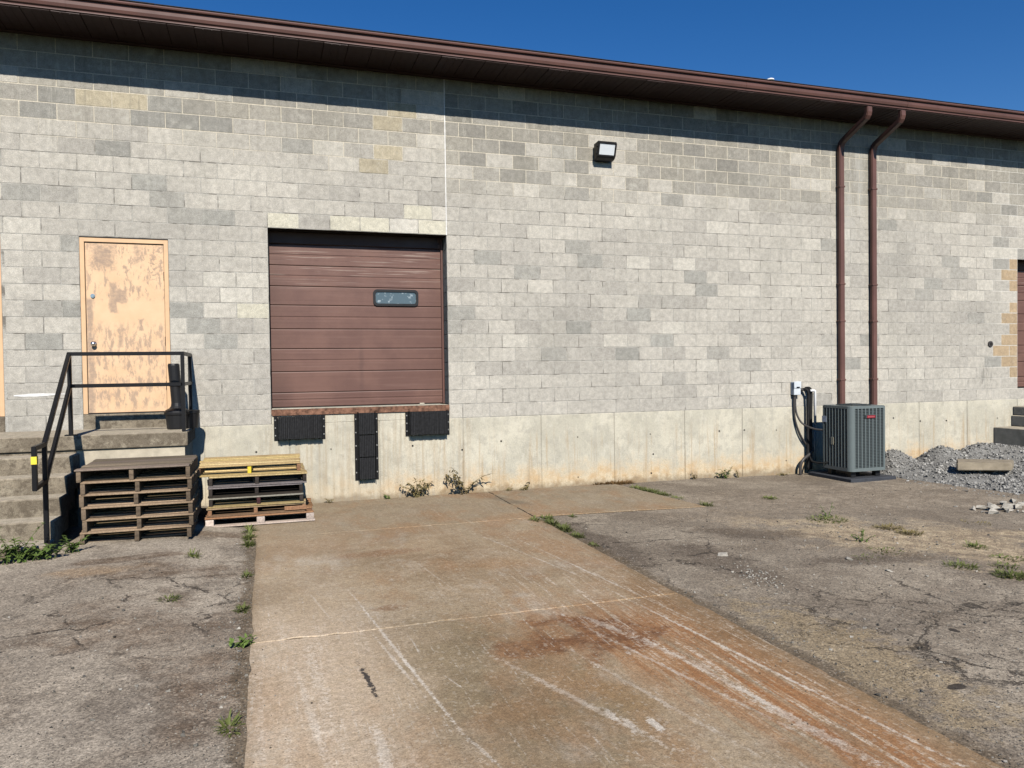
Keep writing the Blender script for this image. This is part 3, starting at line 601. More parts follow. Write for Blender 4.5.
# vertical caulk joint above the loading door
b = MB(); z = 13*CK
while z < 4.84:
    h = rng.uniform(.1, .25); wv_ = rng.uniform(.006, .0085); b.box(2.4384-wv_, 2.4384+wv_, -.003, .006, z, min(4.845, z+h)); z += h
b.build('caulk_joint', M_caulk, WH)
# poured foundation: panels with open joints
b = MB(); jn = [XL, -6.9, -5.7, -4.5, -3.3, -2.0, -.833, .232, 1.435, 2.637, 3.841, 5.043, 6.276, 7.35, 8.6, 9.8, 11.045, 12.166, 13.4, 14.6, 15.8, 17, 18.2, 19.4, XR]
for i in range(len(jn)-1):
    g = .004 if i % 3 else .0065
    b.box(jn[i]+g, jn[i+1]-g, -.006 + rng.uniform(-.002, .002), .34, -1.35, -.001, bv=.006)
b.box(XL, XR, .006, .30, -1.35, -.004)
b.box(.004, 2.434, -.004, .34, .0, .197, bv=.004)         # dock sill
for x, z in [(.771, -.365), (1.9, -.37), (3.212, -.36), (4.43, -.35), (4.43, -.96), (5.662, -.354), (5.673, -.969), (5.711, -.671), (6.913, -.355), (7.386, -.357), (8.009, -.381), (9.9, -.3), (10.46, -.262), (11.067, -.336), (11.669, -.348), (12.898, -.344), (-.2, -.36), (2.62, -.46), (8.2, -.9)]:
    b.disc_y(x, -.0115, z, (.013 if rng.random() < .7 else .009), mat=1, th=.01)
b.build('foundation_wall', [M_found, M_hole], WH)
# eave: soffit boards, gutter, roof edge
b = MB(); x = XL-.3; i = 0
while x < XR+.3:
    wd = .305; b.box(x+.003, x+wd-.003, -.70, .02, 4.862 + (.004 if i % 5 else .0), 4.876, bv=.004)
    for q in (.1, .2): b.box(x+q-.004, x+q+.004, -.695, -.02, 4.857 + (.004 if i % 5 else 0), 4.8625)
    x += wd; i += 1
b.build('soffit', M_soffit, WH)
b = MB(); b.box(XL-.3, XR+.3, -.045, .004, 4.838, 4.862); b.build('soffit_trim', M_soffit, WH)
gp = [(-.64, 4.880), (-.70, 4.880), (-.712, 4.884), (-.712, 4.893), (-.702, 4.898), (-.704, 4.908), (-.724, 4.922), (-.736, 4.955), (-.738, 4.99), (-.728, 5.000), (-.728, 5.012), (-.762, 5.020), (-.768, 5.034), (-.762, 5.048), (-.748, 5.05), (-.738, 5.044), (-.735, 5.03), (-.64, 5.03)]
b = MB(); cuts = [XL-.35, -5.3, -2.2, .96, 4.02, 7.0, 10.1, 13.2, 16.3, XR+.35]
for a, c in zip(cuts, cuts[1:]): b.prism_x(gp, a+.001, c-.001)
gp2 = [(y*1.004-.001, z-.0015) for y, z in gp[1:14]] + [(-.70, 5.02)]
for c in cuts[1:-1]: b.prism_x(gp2, c-.035, c+.035)
b.build('gutter', M_brown, WH)
b = MB(); b.box(XL-.35, XR+.35, -.639, -.62, 4.8775, 5.045); b.build('fascia', M_brown, WH)
b = MB(); b.add([(XL-.3, -.715, 5.058), (XR+.3, -.715, 5.058), (XR+.3, -.715, 5.075), (XL-.3, -.715, 5.075), (XR+.3, 22, 5.9), (XL-.3, 22, 5.9), (XR+.3, 22, 5.85), (XL-.3, 22, 5.85)], [(0, 1, 2, 3), (3, 2, 4, 5), (0, 1, 6, 7), (1, 2, 4, 6), (0, 3, 5, 7), (4, 5, 7, 6)])
x = XL-.3
while x < XR: 
    b.box(x+.004, min(x+.9, XR+.3), -.722+rng.uniform(-.004, .003), -.45, 5.0775, 5.084+rng.uniform(0, .004)); x += .9
roof = b.build('roof', M_shingle, WH)
b = MB(); b.lathe(7.49, -.6, [(.05, 5.07), (.05, 5.125), (.062, 5.127), (.058, 5.145), (.03, 5.155)], 14); b.build('roof_vent', M_white, roof)
# downpipes
for px in (9.30, 9.985):
    b = MB(); q = dict(n=4, sq=(.052, .038))
    path = [(px, -.69, 4.86), (px, -.69, 4.78), (px, -.675, 4.735), (px, -.645, 4.70), (px, -.13, 4.475), (px, -.085, 4.44), (px, -.065, 4.38), (px, -.06, 4.32), (px, -.06, -.72), (px, -.075, -.84), (px, -.2, -.96)]
    b.tube(path, .04, **q)
    dp = b.build('downpipe', M_brown, WH, bevel=.012)
    for z in (2.05, 1.42, .42, 3.7):
        b = MB(); b.box(px-.058, px+.058, -.105, -.004, z, z+.028, bv=.004); b.build('strap', M_brown, dp)

# sectional loading doors
def loading_door(x0, window, bumps=True):
    W = 2.4384; y = .27
    b = MB(); zz = [.212, .413, .702, 1.018, 1.292, 1.621, 1.882, 2.169, 2.46, 2.64]
    for i in range(len(zz)-1):
        z0, z1 = zz[i]+.004, zz[i+1]-.004; mid = (z0+z1)/2
        poly = [(y+.05, z0), (y+.004, z0), (y, z0+.006), (y, mid-.018), (y+.006, mid-.010), (y+.006, mid+.006), (y, mid+.012), (y, z1-.012), (y+.006, z1), (y+.05, z1)]
        if i % 2 == 1 and i < 6: poly = [(y+.05, z0), (y+.004, z0), (y, z0+.006), (y, z1-.012), (y+.006, z1), (y+.05, z1)]
        b.prism_x(poly, x0+.012, x0+W-.036)
        for fz in (.25, .75): b.box(x0+.013, x0+W-.037, y-.0012, y+.002, z0+(z1-z0)*fz, z0+(z1-z0)*fz+.004)
    b.box(x0+.01, x0+W-.01, y+.04, y+.06, .2, 2.64)
    d = b.build('loading_door', M_door, WH)
    b = MB(); b.box(x0+W-.034, x0+W-.004, y-.03, y+.05, .205, 2.62, bv=.004); b.build('door_track', M_brown, d)
    b = MB(); b.box(x0+.002, x0+.012, y-.05, y+.05, .205, 2.62); b.build('door_track', M_soffit, d)
    b = MB(); b.box(x0+.012, x0+W-.074, y-.006, y+.03, .2, .2115, bv=.002); b.build('bottom_seal', M_rubber, d)
    b = MB(); b.box(x0+.005, x0+W-.074, y-.012, y+.0, 2.47, 2.62); b.build('top_seal', M_soffit, d)
    if window:
        cx, cz, hw, hh, rad = x0+1.742, 1.742, .325, .118, .06
        def rr_(hw, hh, rad, n=6):
            return [(cx+sx*(hw-rad)+rad*math.cos(a0+math.pi/2*k/n), cz+sz*(hh-rad)+rad*math.sin(a0+math.pi/2*k/n)) for sx, sz, a0 in ((1, 1, 0), (-1, 1, math.pi/2), (-1, -1, math.pi), (1, -1, 1.5*math.pi)) for k in range(n+1)]
        o, i_ = rr_(hw, hh, rad), rr_(hw-.034, hh-.034, rad*.6); n = len(o)
        b = MB(); v = [(p[0], y+.01, p[1]) for p in o] + [(p[0], y-.022, p[1]) for p in o] + [(p[0], y-.022, p[1]) for p in i_] + [(p[0], y+.0, p[1]) for p in i_]
        b.add(v, [(k*n+i, k*n+(i+1) % n, (k+1)*n+(i+1) % n, (k+1)*n+i) for k in range(3) for i in range(n)])
        wf = b.build('door_window', M_plastic, d)
        b = MB(); b.add([(p[0], y-.006, p[1]) for p in i_] + [(p[0], y+.0, p[1]) for p in i_], [tuple(range(n)), tuple(range(n, 2*n))] + [(i, (i+1) % n, n+(i+1) % n, n+i) for i in range(n)])
        b.build('window_pane', M_pane, d)
    return d
loading_door(0, True)['label'] = 'brown sectional loading door with a small rounded window'
loading_door(13.4112, False)['label'] = 'brown loading door cut off by the right edge'
b = MB(); b.box(.0, 2.44, -.022, .26, .125, .196, bv=.004); b.box(.01, 2.43, -.026, -.02, .115, .13)
b.build('dock_edge_angle', M_rust, WH)
b = MB(); b.box(.012, 2.36, -.012, .25, .1975, .2045, bv=.002); b.box(2.05, 2.12, .18, .22, .2045, .225, bv=.006); b.build('dock_sill', M_found, WH)

# painted man doors
def man_door(x0, lab, hardware):
    x1 = x0+1.016; z0, z1 = .205, 12*CK; ff = .055
    b = MB(); y = .004
    b.box(x0+.002, x0+ff, y, .16, z0, z1-.012, bv=.004); b.box(x1-ff, x1-.002, y, .16, z0, z1-.012, bv=.004); b.box(x0+.002, x1-.002, y+.001, .159, z1-.012-ff, z1-.0125, bv=.004)
    fr = None
    b2 = MB(); b2.box(x0+ff+.004, x1-ff-.004, y+.022, .08, z0+.012, z1-ff-.017, bv=.003)
    d = b2.build('man_door', M_odoor, WH); d['label'] = lab
    b.build('door_frame', M_oframe, d)
    b = MB(); b.box(x0+ff, x1-ff, y+.012, .12, z0-.004, z0+.010); b.build('threshold', M_plastic, d)
    b = MB(); b.box(x0+.0, x1+.0, -.004, .3, .006, .201, bv=.005); b.build('door_sill', M_steps, WH)
    if hardware:
        for z, r in ((1.685, .026), (1.085, .032)):
            b = MB(); hx = x0+.135
            b.disc_y(hx, y+.010, z, r, 16, 0, .012)
            if r < .03: b.disc_y(hx, y-.004, z, .018, 14, 0, .016)
            else:
                n = 14; prof = [(.012, 0), (.012, -.02), (.026, -.03), (.030, -.045), (.024, -.058), (.0, -.062)]
                b.add([(hx+r_*math.cos(6.2832*j/n), y+.01+yy, z+r_*math.sin(6.2832*j/n)) for r_, yy in prof for j in range(n)], [(i*n+j, i*n+(j+1) % n, (i+1)*n+(j+1) % n, (i+1)*n+j) for i in range(len(prof)-1) for j in range(n)])
            b.build('deadbolt' if r < .03 else 'door_knob', M_chrome, d, smooth=r > .03)
        for z in (1.95, 1.12, .55):
            b = MB(); b.tube([(x1-ff-.002, y+.014, z-.055), (x1-ff-.002, y+.014, z+.055)], .008, 8); b.build('hinge', M_rust2, d)
    b = MB(); b.box(x0-.0, x1+.0, -.0015, .2, z1-.011, z1-.001); b.build('door_header', M_hole, WH)
man_door(-2.2352, 'worn peach steel door with patches of bare primer', True)
man_door(-4.094, 'peach door cut off by the left edge', False)
# streak of white paint on the blocks left of the man door
b = MB(); n = 18
up_, lo_ = [], []
for i in range(n+1):
    x = -2.98+.58*i/n; h = .016*math.sin(math.pi*min(1, i/n*1.1+.05))+.004; zc = .455+.012*i/n+rng.uniform(-.002, .002)
    up_.append((x, -.0035, zc+h)); lo_.append((x, -.0035, zc-h))
b.add(up_+lo_, [(i, i+1, n+2+i, n+1+i) for i in range(n)])
b.build('paint_streak', M_caulk, WH)
# round weep pipe in the wall near the second loading door
b = MB(); b.disc_y(12.727, -.02, 1.035, .055, 16, 0, .022); b.disc_y(12.727, -.022, 1.035, .03, 12, 1, .004); b.build('wall_vent', [M_conduit, M_hole], WH)

# ------------------------------------------------------------------ fixtures on the wall
def dock_bumper(lab, x0, x1, z0, z1, vertical):
    t = thing('dock_bumper', lab, 'dock bumper', ((x0+x1)/2, 0, z0), 'rubber bumpers below the loading door')
    b = MB(); rg = random.Random(int(x0*100))
    if not vertical:
        x = x0+.055
        while x < x1-.05:
            wd = rg.uniform(.016, .03); b.box(x, min(x+wd-.002, x1-.05), -.125+rg.uniform(-.007, .006), -.012, z0+rg.uniform(0, .008), z1-rg.uniform(0, .006), bv=.003); x += wd
    else:
        n = 3; h = (z1-z0)/n
        for i in range(n):
            for q in range(9):
                xa = x0+.055+(x1-x0-.11)*q/9; b.box(xa, xa+(x1-x0-.11)/9-.002, -.105+rg.uniform(-.004, .003), -.012, z0+h*i+.006, z0+h*(i+1)-.006, bv=.003)
    b.build('rubber_pad', M_rubber, t)
    for s in (0, 1):
        X = x0 if s == 0 else x1-.05
        b = MB(); b.box(X, X+.05, -.022, -.007, z0-.012, z1+.012, bv=.002); Xi = X+.042 if s == 0 else X; b.box(Xi, Xi+.008, -.11, -.02, z0-.008, z1+.008, bv=.002)
        a = b.build('steel_angle', M_black, t)
        nb = 5 if vertical else 3
        for i in range(nb):
            b = MB(); b.lathe(0, 0, [(.011, 0), (.011, .012), (.006, .014)], 6); bo = b
            zc = z0+(z1-z0)*(i+.5)/nb; bo.v = [(X+(.018 if s == 0 else .03)+p[0], -.022-p[2], zc+p[1]) for p in bo.v]; bo.build('bolt', M_bolt, a)
    return t
dock_bumper('black laminated rubber dock bumper behind the yellow topped pallet stack', .03, .70, -.205, .105, False)
dock_bumper('tall black dock bumper in three stacked sections at middle of dock', 1.09, 1.415, -.80, .125, True)
dock_bumper('black laminated rubber dock bumper on the right, above the weeds', 1.80, 2.435, -.215, .115, False)

t = thing('wall_floodlight', 'black wall floodlight with a white lens under the eave', 'floodlight', (4.9, 0, 3.85))
x0, x1 = 4.735, 5.04
b = MB(); b.box(x0+.03, x1-.03, -.05, -.003, 3.84, 4.06, bv=.006); b.build('mounting_box', M_plastic, t)
# wedge housing: deep at the top, undercut at the foot
P4 = [(-.045, 4.085), (-.205, 4.095), (-.215, 4.078), (-.145, 3.865), (-.11, 3.845), (-.045, 3.835)]
b = MB(); b.prism_x(P4, x0, x1); hs = b.build('housing', M_plastic, t, bevel=.006)
a, c = Vector((0, -.2135, 4.070)), Vector((0, -.150, 3.878)); nrm = Vector((0, -(a.z-c.z), -(c.y-a.y))).normalized()
b = MB(); 
def lensquad(b, xa, xb, e0, e1, off):
    p, q = a.lerp(c, e0)+nrm*off, a.lerp(c, e1)+nrm*off
    return [(xa, p.y, p.z), (xb, p.y, p.z), (xb, q.y, q.z), (xa, q.y, q.z)]
v = lensquad(b, x0+.03, x1-.03, .08, .86, .006)+lensquad(b, x0+.03, x1-.03, .08, .86, -.004); b.add(v, [(0, 1, 2, 3), (4, 5, 6, 7)]+[(i, (i+1) % 4, (i+1) % 4+4, i+4) for i in range(4)]); b.build('lens', M_lens, t)
b = MB()
for xa, xb, e0, e1 in ((x0+.002, x0+.028, .0, .98), (x1-.028, x1-.002, .0, .98), (x0+.028, x1-.028, .0, .075), (x0+.028, x1-.028, .865, .98)):
    v = lensquad(b, xa, xb, e0, e1, .013)+lensquad(b, xa, xb, e0, e1, -.003); b.add(v, [(0, 1, 2, 3), (4, 5, 6, 7)]+[(i, (i+1) % 4, (i+1) % 4+4, i+4) for i in range(4)])
b.build('bezel', M_plastic, t)
for z in (3.93, 4.03):
    b = MB(); b.box(x0-.014, x0+.001, -.21 if z > 4 else -.17, -.15 if z > 4 else -.11, z-.02, z+.02, bv=.004); b.build('hinge_lug', M_plastic, t)

t = thing('disconnect_box', 'small grey electrical disconnect box on the wall above conduits', 'electrical box', (8.37, 0, .19))
b = MB(); b.box(8.30, 8.435, -.095, -.004, .195, .415, bv=.006); b.build('enclosure', M_grey, t)
b = MB(); b.box(8.296, 8.439, -.105, -.09, .31, .422, bv=.005); cv = b.build('cover', M_grey, t)
b = MB(); b.box(8.34, 8.40, -.118, -.104, .318, .335, bv=.003); b.build('pull_handle', M_plastic, cv)
t = thing('conduit', 'dark flexible electrical whip looping from the grey box to the condenser', 'conduit', (8.36, -.05, .19))
def arc(ps, n=6):
    ps = [Vector(p) for p in ps]; out = []
    for i in range(len(ps)-1):
        p0, p1, p2, p3 = ps[max(0, i-1)], ps[i], ps[i+1], ps[min(len(ps)-1, i+2)]
        for k in range(n):
            s = k/n; out.append(.5*((2*p1)+(p2-p0)*s+(2*p0-5*p1+4*p2-p3)*s*s+(3*p1-p0-3*p2+p3)*s**3))
    return out+[ps[-1]]
b = MB(); b.tube(arc([(8.36, -.05, .2), (8.355, -.055, 0), (8.37, -.09, -.16), (8.43, -.16, -.29), (8.52, -.32, -.36), (8.60, -.5, -.37)]), .016, 8); b.build('whip', M_conduit, t, smooth=True)
b = MB(); b.tube(arc([(8.345, -.045, .2), (8.335, -.045, -.02), (8.36, -.05, -.25), (8.45, -.06, -.48), (8.58, -.06, -.66)]), .015, 8); b.build('control_wire', M_conduit, t, smooth=True)
t = thing('refrigerant_lines', 'black insulated refrigerant pipes running down the wall beside the condenser', 'pipes', (8.68, -.05, -1.1))
b = MB(); b.tube(arc([(8.50, -.02, .28), (8.54, -.1, .285), (8.575, -.11, .2), (8.58, -.09, -.1), (8.58, -.08, -.6), (8.58, -.08, -1.06)], 5), .024, 10); b.build('suction_line', M_foam, t, smooth=True)
b = MB(); b.tube(arc([(8.59, -.02, .30), (8.61, -.09, .3), (8.632, -.10, .22), (8.635, -.09, 0), (8.635, -.08, -.6), (8.63, -.08, -1.06)], 5), .028, 10); b.build('return_line', M_foam, t, smooth=True)
b = MB(); b.tube(arc([(8.435, -.05, .28), (8.48, -.055, .28), (8.53, -.06, .28)]), .02, 8); b.build('short_conduit', M_conduit, t, smooth=True)
b = MB(); b.tube([(8.58, -.15, .265), (8.655, -.15, .265), (8.672, -.15, .25), (8.672, -.15, -.30)], .022, 10); b.build('white_pipe', M_pvc, t, smooth=True)
b = MB(); b.tube([(8.672, -.14, -.301), (8.672, -.14, -.95)], .018, 10); b.build('grey_pipe', M_acbody, t, smooth=True)
b = MB(); b.tube(arc([(8.72, -.08, -.70), (8.60, -.1, -.80), (8.46, -.12, -.88), (8.40, -.12, -.98), (8.395, -.12, -1.14)]), .026, 8); b.build('ground_conduit', M_conduit, t, smooth=True)
b = MB(); b.tube(arc([(8.60, -.1, -.84), (8.5, -.3, -.9), (8.52, -.5, -.9), (8.60, -.6, -.87)]), .014, 8); b.build('drain_tube', M_foam, t, smooth=True)

# condenser
pd = MB(); pd.box(8.50, 9.38, -1.16, -.18, gz(8.6, -1.0)-.03, gz(8.6, -1.0)+.055, bv=.008); pd = pd.build('equipment_pad', M_acpad)
tag(pd, 'dark flat equipment pad under the condenser unit', 'equipment pad')
PZ = gz(8.6, -1.0)+.056
ax0, ax1, ay0, ay1, az0, az1 = 8.565, 9.28, -1.085, -.405, PZ+.11, .035
t = thing('air_conditioner', 'grey green air conditioning condenser with vertical ribs and red badge', 'air conditioner', ((ax0+ax1)/2, (ay0+ay1)/2, PZ))
def rrect(x0, x1, y0, y1, r, n=5):
    return [(cx+r*math.cos(a0+math.pi/2*k/n), cy+r*math.sin(a0+math.pi/2*k/n)) for cx, cy, a0 in ((x1-r, y1-r, 0), (x0+r, y1-r, math.pi/2), (x0+r, y0+r, math.pi), (x1-r, y0+r, 1.5*math.pi)) for k in range(n+1)]
def ring(b, ps, z0, z1, mat=0):
    n = len(ps); b.add([(*p, z0) for p in ps]+[(*p, z1) for p in ps], [(i, (i+1) % n, n+(i+1) % n, n+i) for i in range(n)]+[tuple(range(n))[::-1], tuple(range(n, 2*n))], mat)
b = MB(); ring(b, rrect(ax0+.03, ax1-.03, ay0+.03, ay1-.03, .07), az0+.02, az1-.03); b.build('coil', M_acdark, t)
b = MB(); ring(b, rrect(ax0, ax1, ay0, ay1, .085), az1-.035, az1-.004); ring(b, rrect(ax0+.012, ax1-.012, ay0+.012, ay1-.012, .08), az1-.004, az1+.006); top = b.build('top_cap', M_acbody, t)
b = MB()
for r_ in (.06, .11, .16, .21, .255): b.tube([((ax0+ax1)/2+r_*math.cos(6.2832*j/24), (ay0+ay1)/2+r_*math.sin(6.2832*j/24), az1+.012+.02*(1-r_/.26)) for j in range(25)], .005, 5, cap=False)
for j in range(8): b.tube([((ax0+ax1)/2+.05*math.cos(.785*j), (ay0+ay1)/2+.05*math.sin(.785*j), az1+.03), ((ax0+ax1)/2+.26*math.cos(.785*j), (ay0+ay1)/2+.26*math.sin(.785*j), az1+.012)], .005, 5)
b.build('fan_guard', M_acdark, top)
b = MB(); ring(b, rrect(ax0, ax1, ay0, ay1, .085), az0-.012, az0+.04); b.build('base_pan', M_acbody, t)
# rounded corner posts
for cx, cy, a0 in ((ax0+.085, ay0+.085, math.pi), (ax1-.085, ay0+.085, 1.5*math.pi), (ax0+.085, ay1-.085, math.pi/2), (ax1-.085, ay1-.085, 0)):
    b = MB(); n = 8; ps = [(cx+.0845*math.cos(a0+math.pi/2*k/n), cy+.0845*math.sin(a0+math.pi/2*k/n)) for k in range(n+1)]+[(cx+.07*math.cos(a0+math.pi/2*k/n), cy+.07*math.sin(a0+math.pi/2*k/n)) for k in range(n, -1, -1)]
    ring(b, ps, az0+.038, az1-.034); b.build('corner_post', M_acbody, t, smooth=False)
# ribs and louvers on the four sides
def side(fn, L):
    b = MB(); n = 8 
    for i in range(n+1):
        u = .075+(L-.15)*i/n; x0, x1, y0, y1 = fn(u-.009, u+.009, -.0005, .03); b.box(min(x0, x1), max(x0, x1), min(y0, y1), max(y0, y1), az0+.038, az1-.034, bv=.003)
    o = b.build('ribbed_panel', M_acbody, t)
    b = MB(); z = az0+.05
    while z < az1-.05:
        for i in range(n):
            ua = .075+(L-.15)*i/n+.009; ub = ua+(L-.15)/n-.018
            x0, x1, y0, y1 = fn(ua, ub, .008, .028)
            b.box(min(x0, x1), max(x0, x1), min(y0, y1), max(y0, y1), z, z+.011)
        z += .024
    b.build('louvers', M_aclouv, o)
side(lambda a, c, d, e: (ax0+a, ax0+c, ay0+d, ay0+e), ax1-ax0); side(lambda a, c, d, e: (ax0+d, ax0+e, ay0+a, ay0+c), ay1-ay0)
side(lambda a, c, d, e: (ax1-d, ax1-e, ay0+a, ay0+c), ay1-ay0)
b = MB(); b.box(ax0+.08, ax1-.08, ay1-.03, ay1-.002, az0+.038, az1-.034); b.build('service_panel', M_acbody, t)
b = MB(); b.box(ax0+.27, ax0+.47, ay0-.012, ay0+.006, az1-.19, az1-.135, bv=.004); bd = b.build('badge', M_acdark, t)
b = MB(); b.box(ax0+.30, ax0+.463, ay0-.0145, ay0-.011, az1-.184, az1-.141, bv=.002); b.build('badge_plate', M_red, bd)
b = MB(); xx = ax0+.315
for i in range(7): b.box(xx, xx+.012, ay0-.0155, ay0-.014, az1-.172, az1-.152); xx += .019
b.build('badge_lettering', M_red2, bd)
b = MB(); b.box(ax0-.0025, ax0+.006, ay1-.14, ay1-.04, az1-.27, az1-.17); b.build('rating_label', M_label, t)
b = MB(); b.box(ax0-.0025, ax0+.006, ay1-.30, ay1-.24, az1-.62, az1-.50); b.build('warning_label', M_ylabel, t)
for x in (ax0+.12, ax1-.12):
    for y in (ay0+.12, ay1-.12):
        b = MB(); b.box(x-.045, x+.045, y-.045, y+.045, PZ, az0-.012, bv=.006); b.build('foot', M_plastic, t)

# ------------------------------------------------------------------ stairs, railing, urn
LT = .018; LD = 1.05; SX1 = -2.075; LX1 = -.945
t = thing('concrete_stairs', 'worn tan concrete steps and landing below the peach door', 'stairs', (-2.9, -1.3, -1.1))
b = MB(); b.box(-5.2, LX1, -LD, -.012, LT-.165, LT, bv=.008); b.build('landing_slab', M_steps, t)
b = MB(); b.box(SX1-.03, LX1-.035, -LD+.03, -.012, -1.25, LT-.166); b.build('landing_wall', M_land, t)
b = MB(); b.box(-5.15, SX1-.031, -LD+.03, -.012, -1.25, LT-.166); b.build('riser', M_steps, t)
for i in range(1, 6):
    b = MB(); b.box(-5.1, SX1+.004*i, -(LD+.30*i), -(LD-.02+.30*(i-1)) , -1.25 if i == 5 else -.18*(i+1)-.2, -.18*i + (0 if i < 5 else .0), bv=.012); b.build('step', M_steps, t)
t = thing('stair_railing', 'black pipe stair railing with a strip of yellow tape on its end loop', 'railing', (-2.15, -1.02, 0))
RX = -2.155; RY = -1.02; RR = -.985; zt = .935; zm = .575; hb = .021
def bar(name, pts, mat=M_black, r=hb):
    b = MB(); b.tube(pts, r*1.3, 4, sq=(r, r)); return b.build(name, mat, t, bevel=.005)
bar('post', [(RX, RY, LT), (RX, RY, zt-.02)]); bar('post', [(RR, RY, LT), (RR, RY, zt-.02)]); bar('post', [(RR, -.11, LT), (RR, -.11, zt-.02)])
by = -2.42; bz = .045
BX = RX+.075
bp = bar('post', [(BX, by, -.915), (BX, by, bz+.02)])
bar('top_rail', [(RX-.02, RY, zt), (RR+.02, RY, zt)]); bar('mid_rail', [(RX, RY, zm), (RR, RY, zm)])
bar('side_rail', [(RR, RY+.02, zt), (RR, -.005, zt)]); bar('side_rail', [(RR, RY+.02, zm), (RR, -.005, zm)])
bar('sloped_rail', [(RX, RY, zt), (BX, by, bz)]); bar('sloped_rail', [(RX, RY, zm), (BX, by-.0, bz-.36)])
lp = bar('end_loop', [(BX, by+.01, bz), (BX-.01, by-.30, bz-.012), (BX-.01, by-.30, bz-.38), (BX, by+.0, bz-.35)])
b = MB(); b.box(BX-.0335, BX+.0135, by-.324, by-.276, bz-.155, bz-.085); b.build('yellow_tape', M_yellow, lp)
b = MB(); b.box(RX-.06, RX+.06, RY-.028, RY+.06, LT+.0005, LT+.012); b.build('base_plate', M_black, t)
t = thing('smoking_urn', 'black plastic cigarette urn with tall neck on the landing', 'ash urn', (-1.1, -.5, LT))
b = MB(); cx, cy = -1.105, -.5
b.lathe(cx, cy, [(.118, LT+.001), (.123, LT+.02), (.135, .19), (.14, .205)], 24); b.build('bucket', M_plastic, t, smooth=False)
b = MB(); b.lathe(cx, cy, [(.15, .20), (.152, .225), (.135, .25), (.09, .275), (.072, .30), (.064, .34), (.064, .54), (.072, .545), (.072, .58), (.066, .585), (.068, .80), (.06, .822)], 24); b.v = [(x-.03*max(0, (z-.3))/.5, y, z) for x, y, z in b.v]; b.build('neck', M_plastic, t, smooth=False)
t2 = MB(); t2.lathe(-.985+.02, -.42, [(.09, LT+.001), (.105, .2), (.112, .205), (.112, .24), (.07, .245)], 20); o = t2.build('black_pail', M_plastic); tag(o, 'black plastic pail behind the cigarette urn by the railing post', 'pail')

# ------------------------------------------------------------------ pallets
W_old = mat_wood('weathered_pallet_wood', (.225, .165, .110), (.12, .088, .06)); W_old2 = mat_wood('weathered_pallet_edge', (.40, .29, .185), (.21, .15, .098)); W_deck = mat_wood('weathered_deck_board', (.23, .185, .14), (.15, .12, .092))
W_new = mat_wood('fresh_pallet_wood', (.66, .50, .25), (.52, .37, .17)); W_cream = mat_wood('pale_pallet_wood', (.50, .38, .21), (.38, .27, .14))
W_orange = mat_wood('reddish_pallet_wood', (.36, .20, .11), (.27, .14, .075)); W_dark = mat_wood('dark_pallet_wood', (.05, .04, .034), (.03, .024, .02)); W_purple = mat_wood('purple_brown_wood', (.075, .03, .03), (.04, .018, .018))
W_grey = mat_wood('silvered_pallet_wood', (.27, .25, .23), (.17, .15, .135)); W_brown = mat_wood('brown_pallet_wood', (.20, .13, .08), (.13, .08, .05)); W_white = mat_wood('white_painted_wood', (.62, .52, .45), (.48, .38, .31)); W_yel = simple('yellow_paint', (.75, .55, .04), .6, .15)
def pallet(lab, cat_group, W=1.04, D=.98, H=.143, mt=W_old2, mb=None, ms=W_old, n_top=7, n_bot=5, st_w=.042, solid=False, mid=None, seed=0, inset=.0, lead=None):
    rg = random.Random(seed); mb = mb or mt
    t = thing('pallet', lab, 'pallet', (0, 0, 0), cat_group); tb = .018; bw = .095
    def deck(name, n, z0, mat, full, inset=0.):
        b = MB()
        for i in range(n):
            ww = (bw if not full else D/n-.006)*rg.uniform(.93, 1.03)
            y = -D/2 + inset + (D-ww-inset)*i/(n-1); v = rg.uniform(.68, 1.25); v = (v, v*rg.uniform(.95, 1.02), v*rg.uniform(.88, 1.03))
            Mb = Matrix.Translation((rg.uniform(-.012, .012), y+ww/2, z0+tb/2+rg.uniform(0, .0015))) @ Matrix.Rotation(rg.uniform(-.008, .008), 4, 'Z') @ Matrix.Rotation(rg.uniform(-.0025, .0025), 4, 'Y')
            L = W/2*rg.uniform(.99, 1.008)
            b.box(-L, L, -ww/2, ww/2, -tb/2, tb/2, bv=.003, col=v, M=Mb)
        o = b.build(name, mat, colors=True); o.parent = t
    deck('top_deck', n_top, H-tb, mt, solid); deck('bottom_deck', n_bot, .0, mb, False, inset)
    for q in (0, 1, 2):
        X = (-W/2+st_w/2+.004, rg.uniform(-.03, .03), W/2-st_w/2-.004)[q]
        b = MB(); b.box(X-st_w/2, X+st_w/2, -D/2+rg.uniform(.004, .014), D/2-.006, tb+.001 if not inset else .0, H-tb-.001, bv=.003, col=(rg.uniform(.75, 1.15),)*3)
        o = b.build('stringer', (mid or ms) if q == 1 else ms, colors=True); o.parent = t
    if lead is not None:      # odd coloured lead board along the front
        b = MB(); b.box(-W/2-.004, W/2+.004, -D/2-.012, -D/2-.001, *lead[:2], bv=.003); o = b.build('lead_board', lead[2], colors=True); o.parent = t
    return t
G1 = 'weathered pallets stacked beside the stairs'
px, py = -1.345, -1.63; z = gz(px, py-.45)+.006
labs = ['lowest weathered brown pallet, resting on the asphalt beside the stairs', 'second pallet from the ground in the weathered brown stack', 'third pallet from the ground in the weathered brown stack',
        'fourth pallet up in the weathered stack, with a white speck on its middle', 'fifth pallet up in the weathered stack, just below the top one', 'top pallet of the weathered brown stack, with its closed board deck showing']
HH = (.146, .145, .144, .145, .144, .148)
first = None
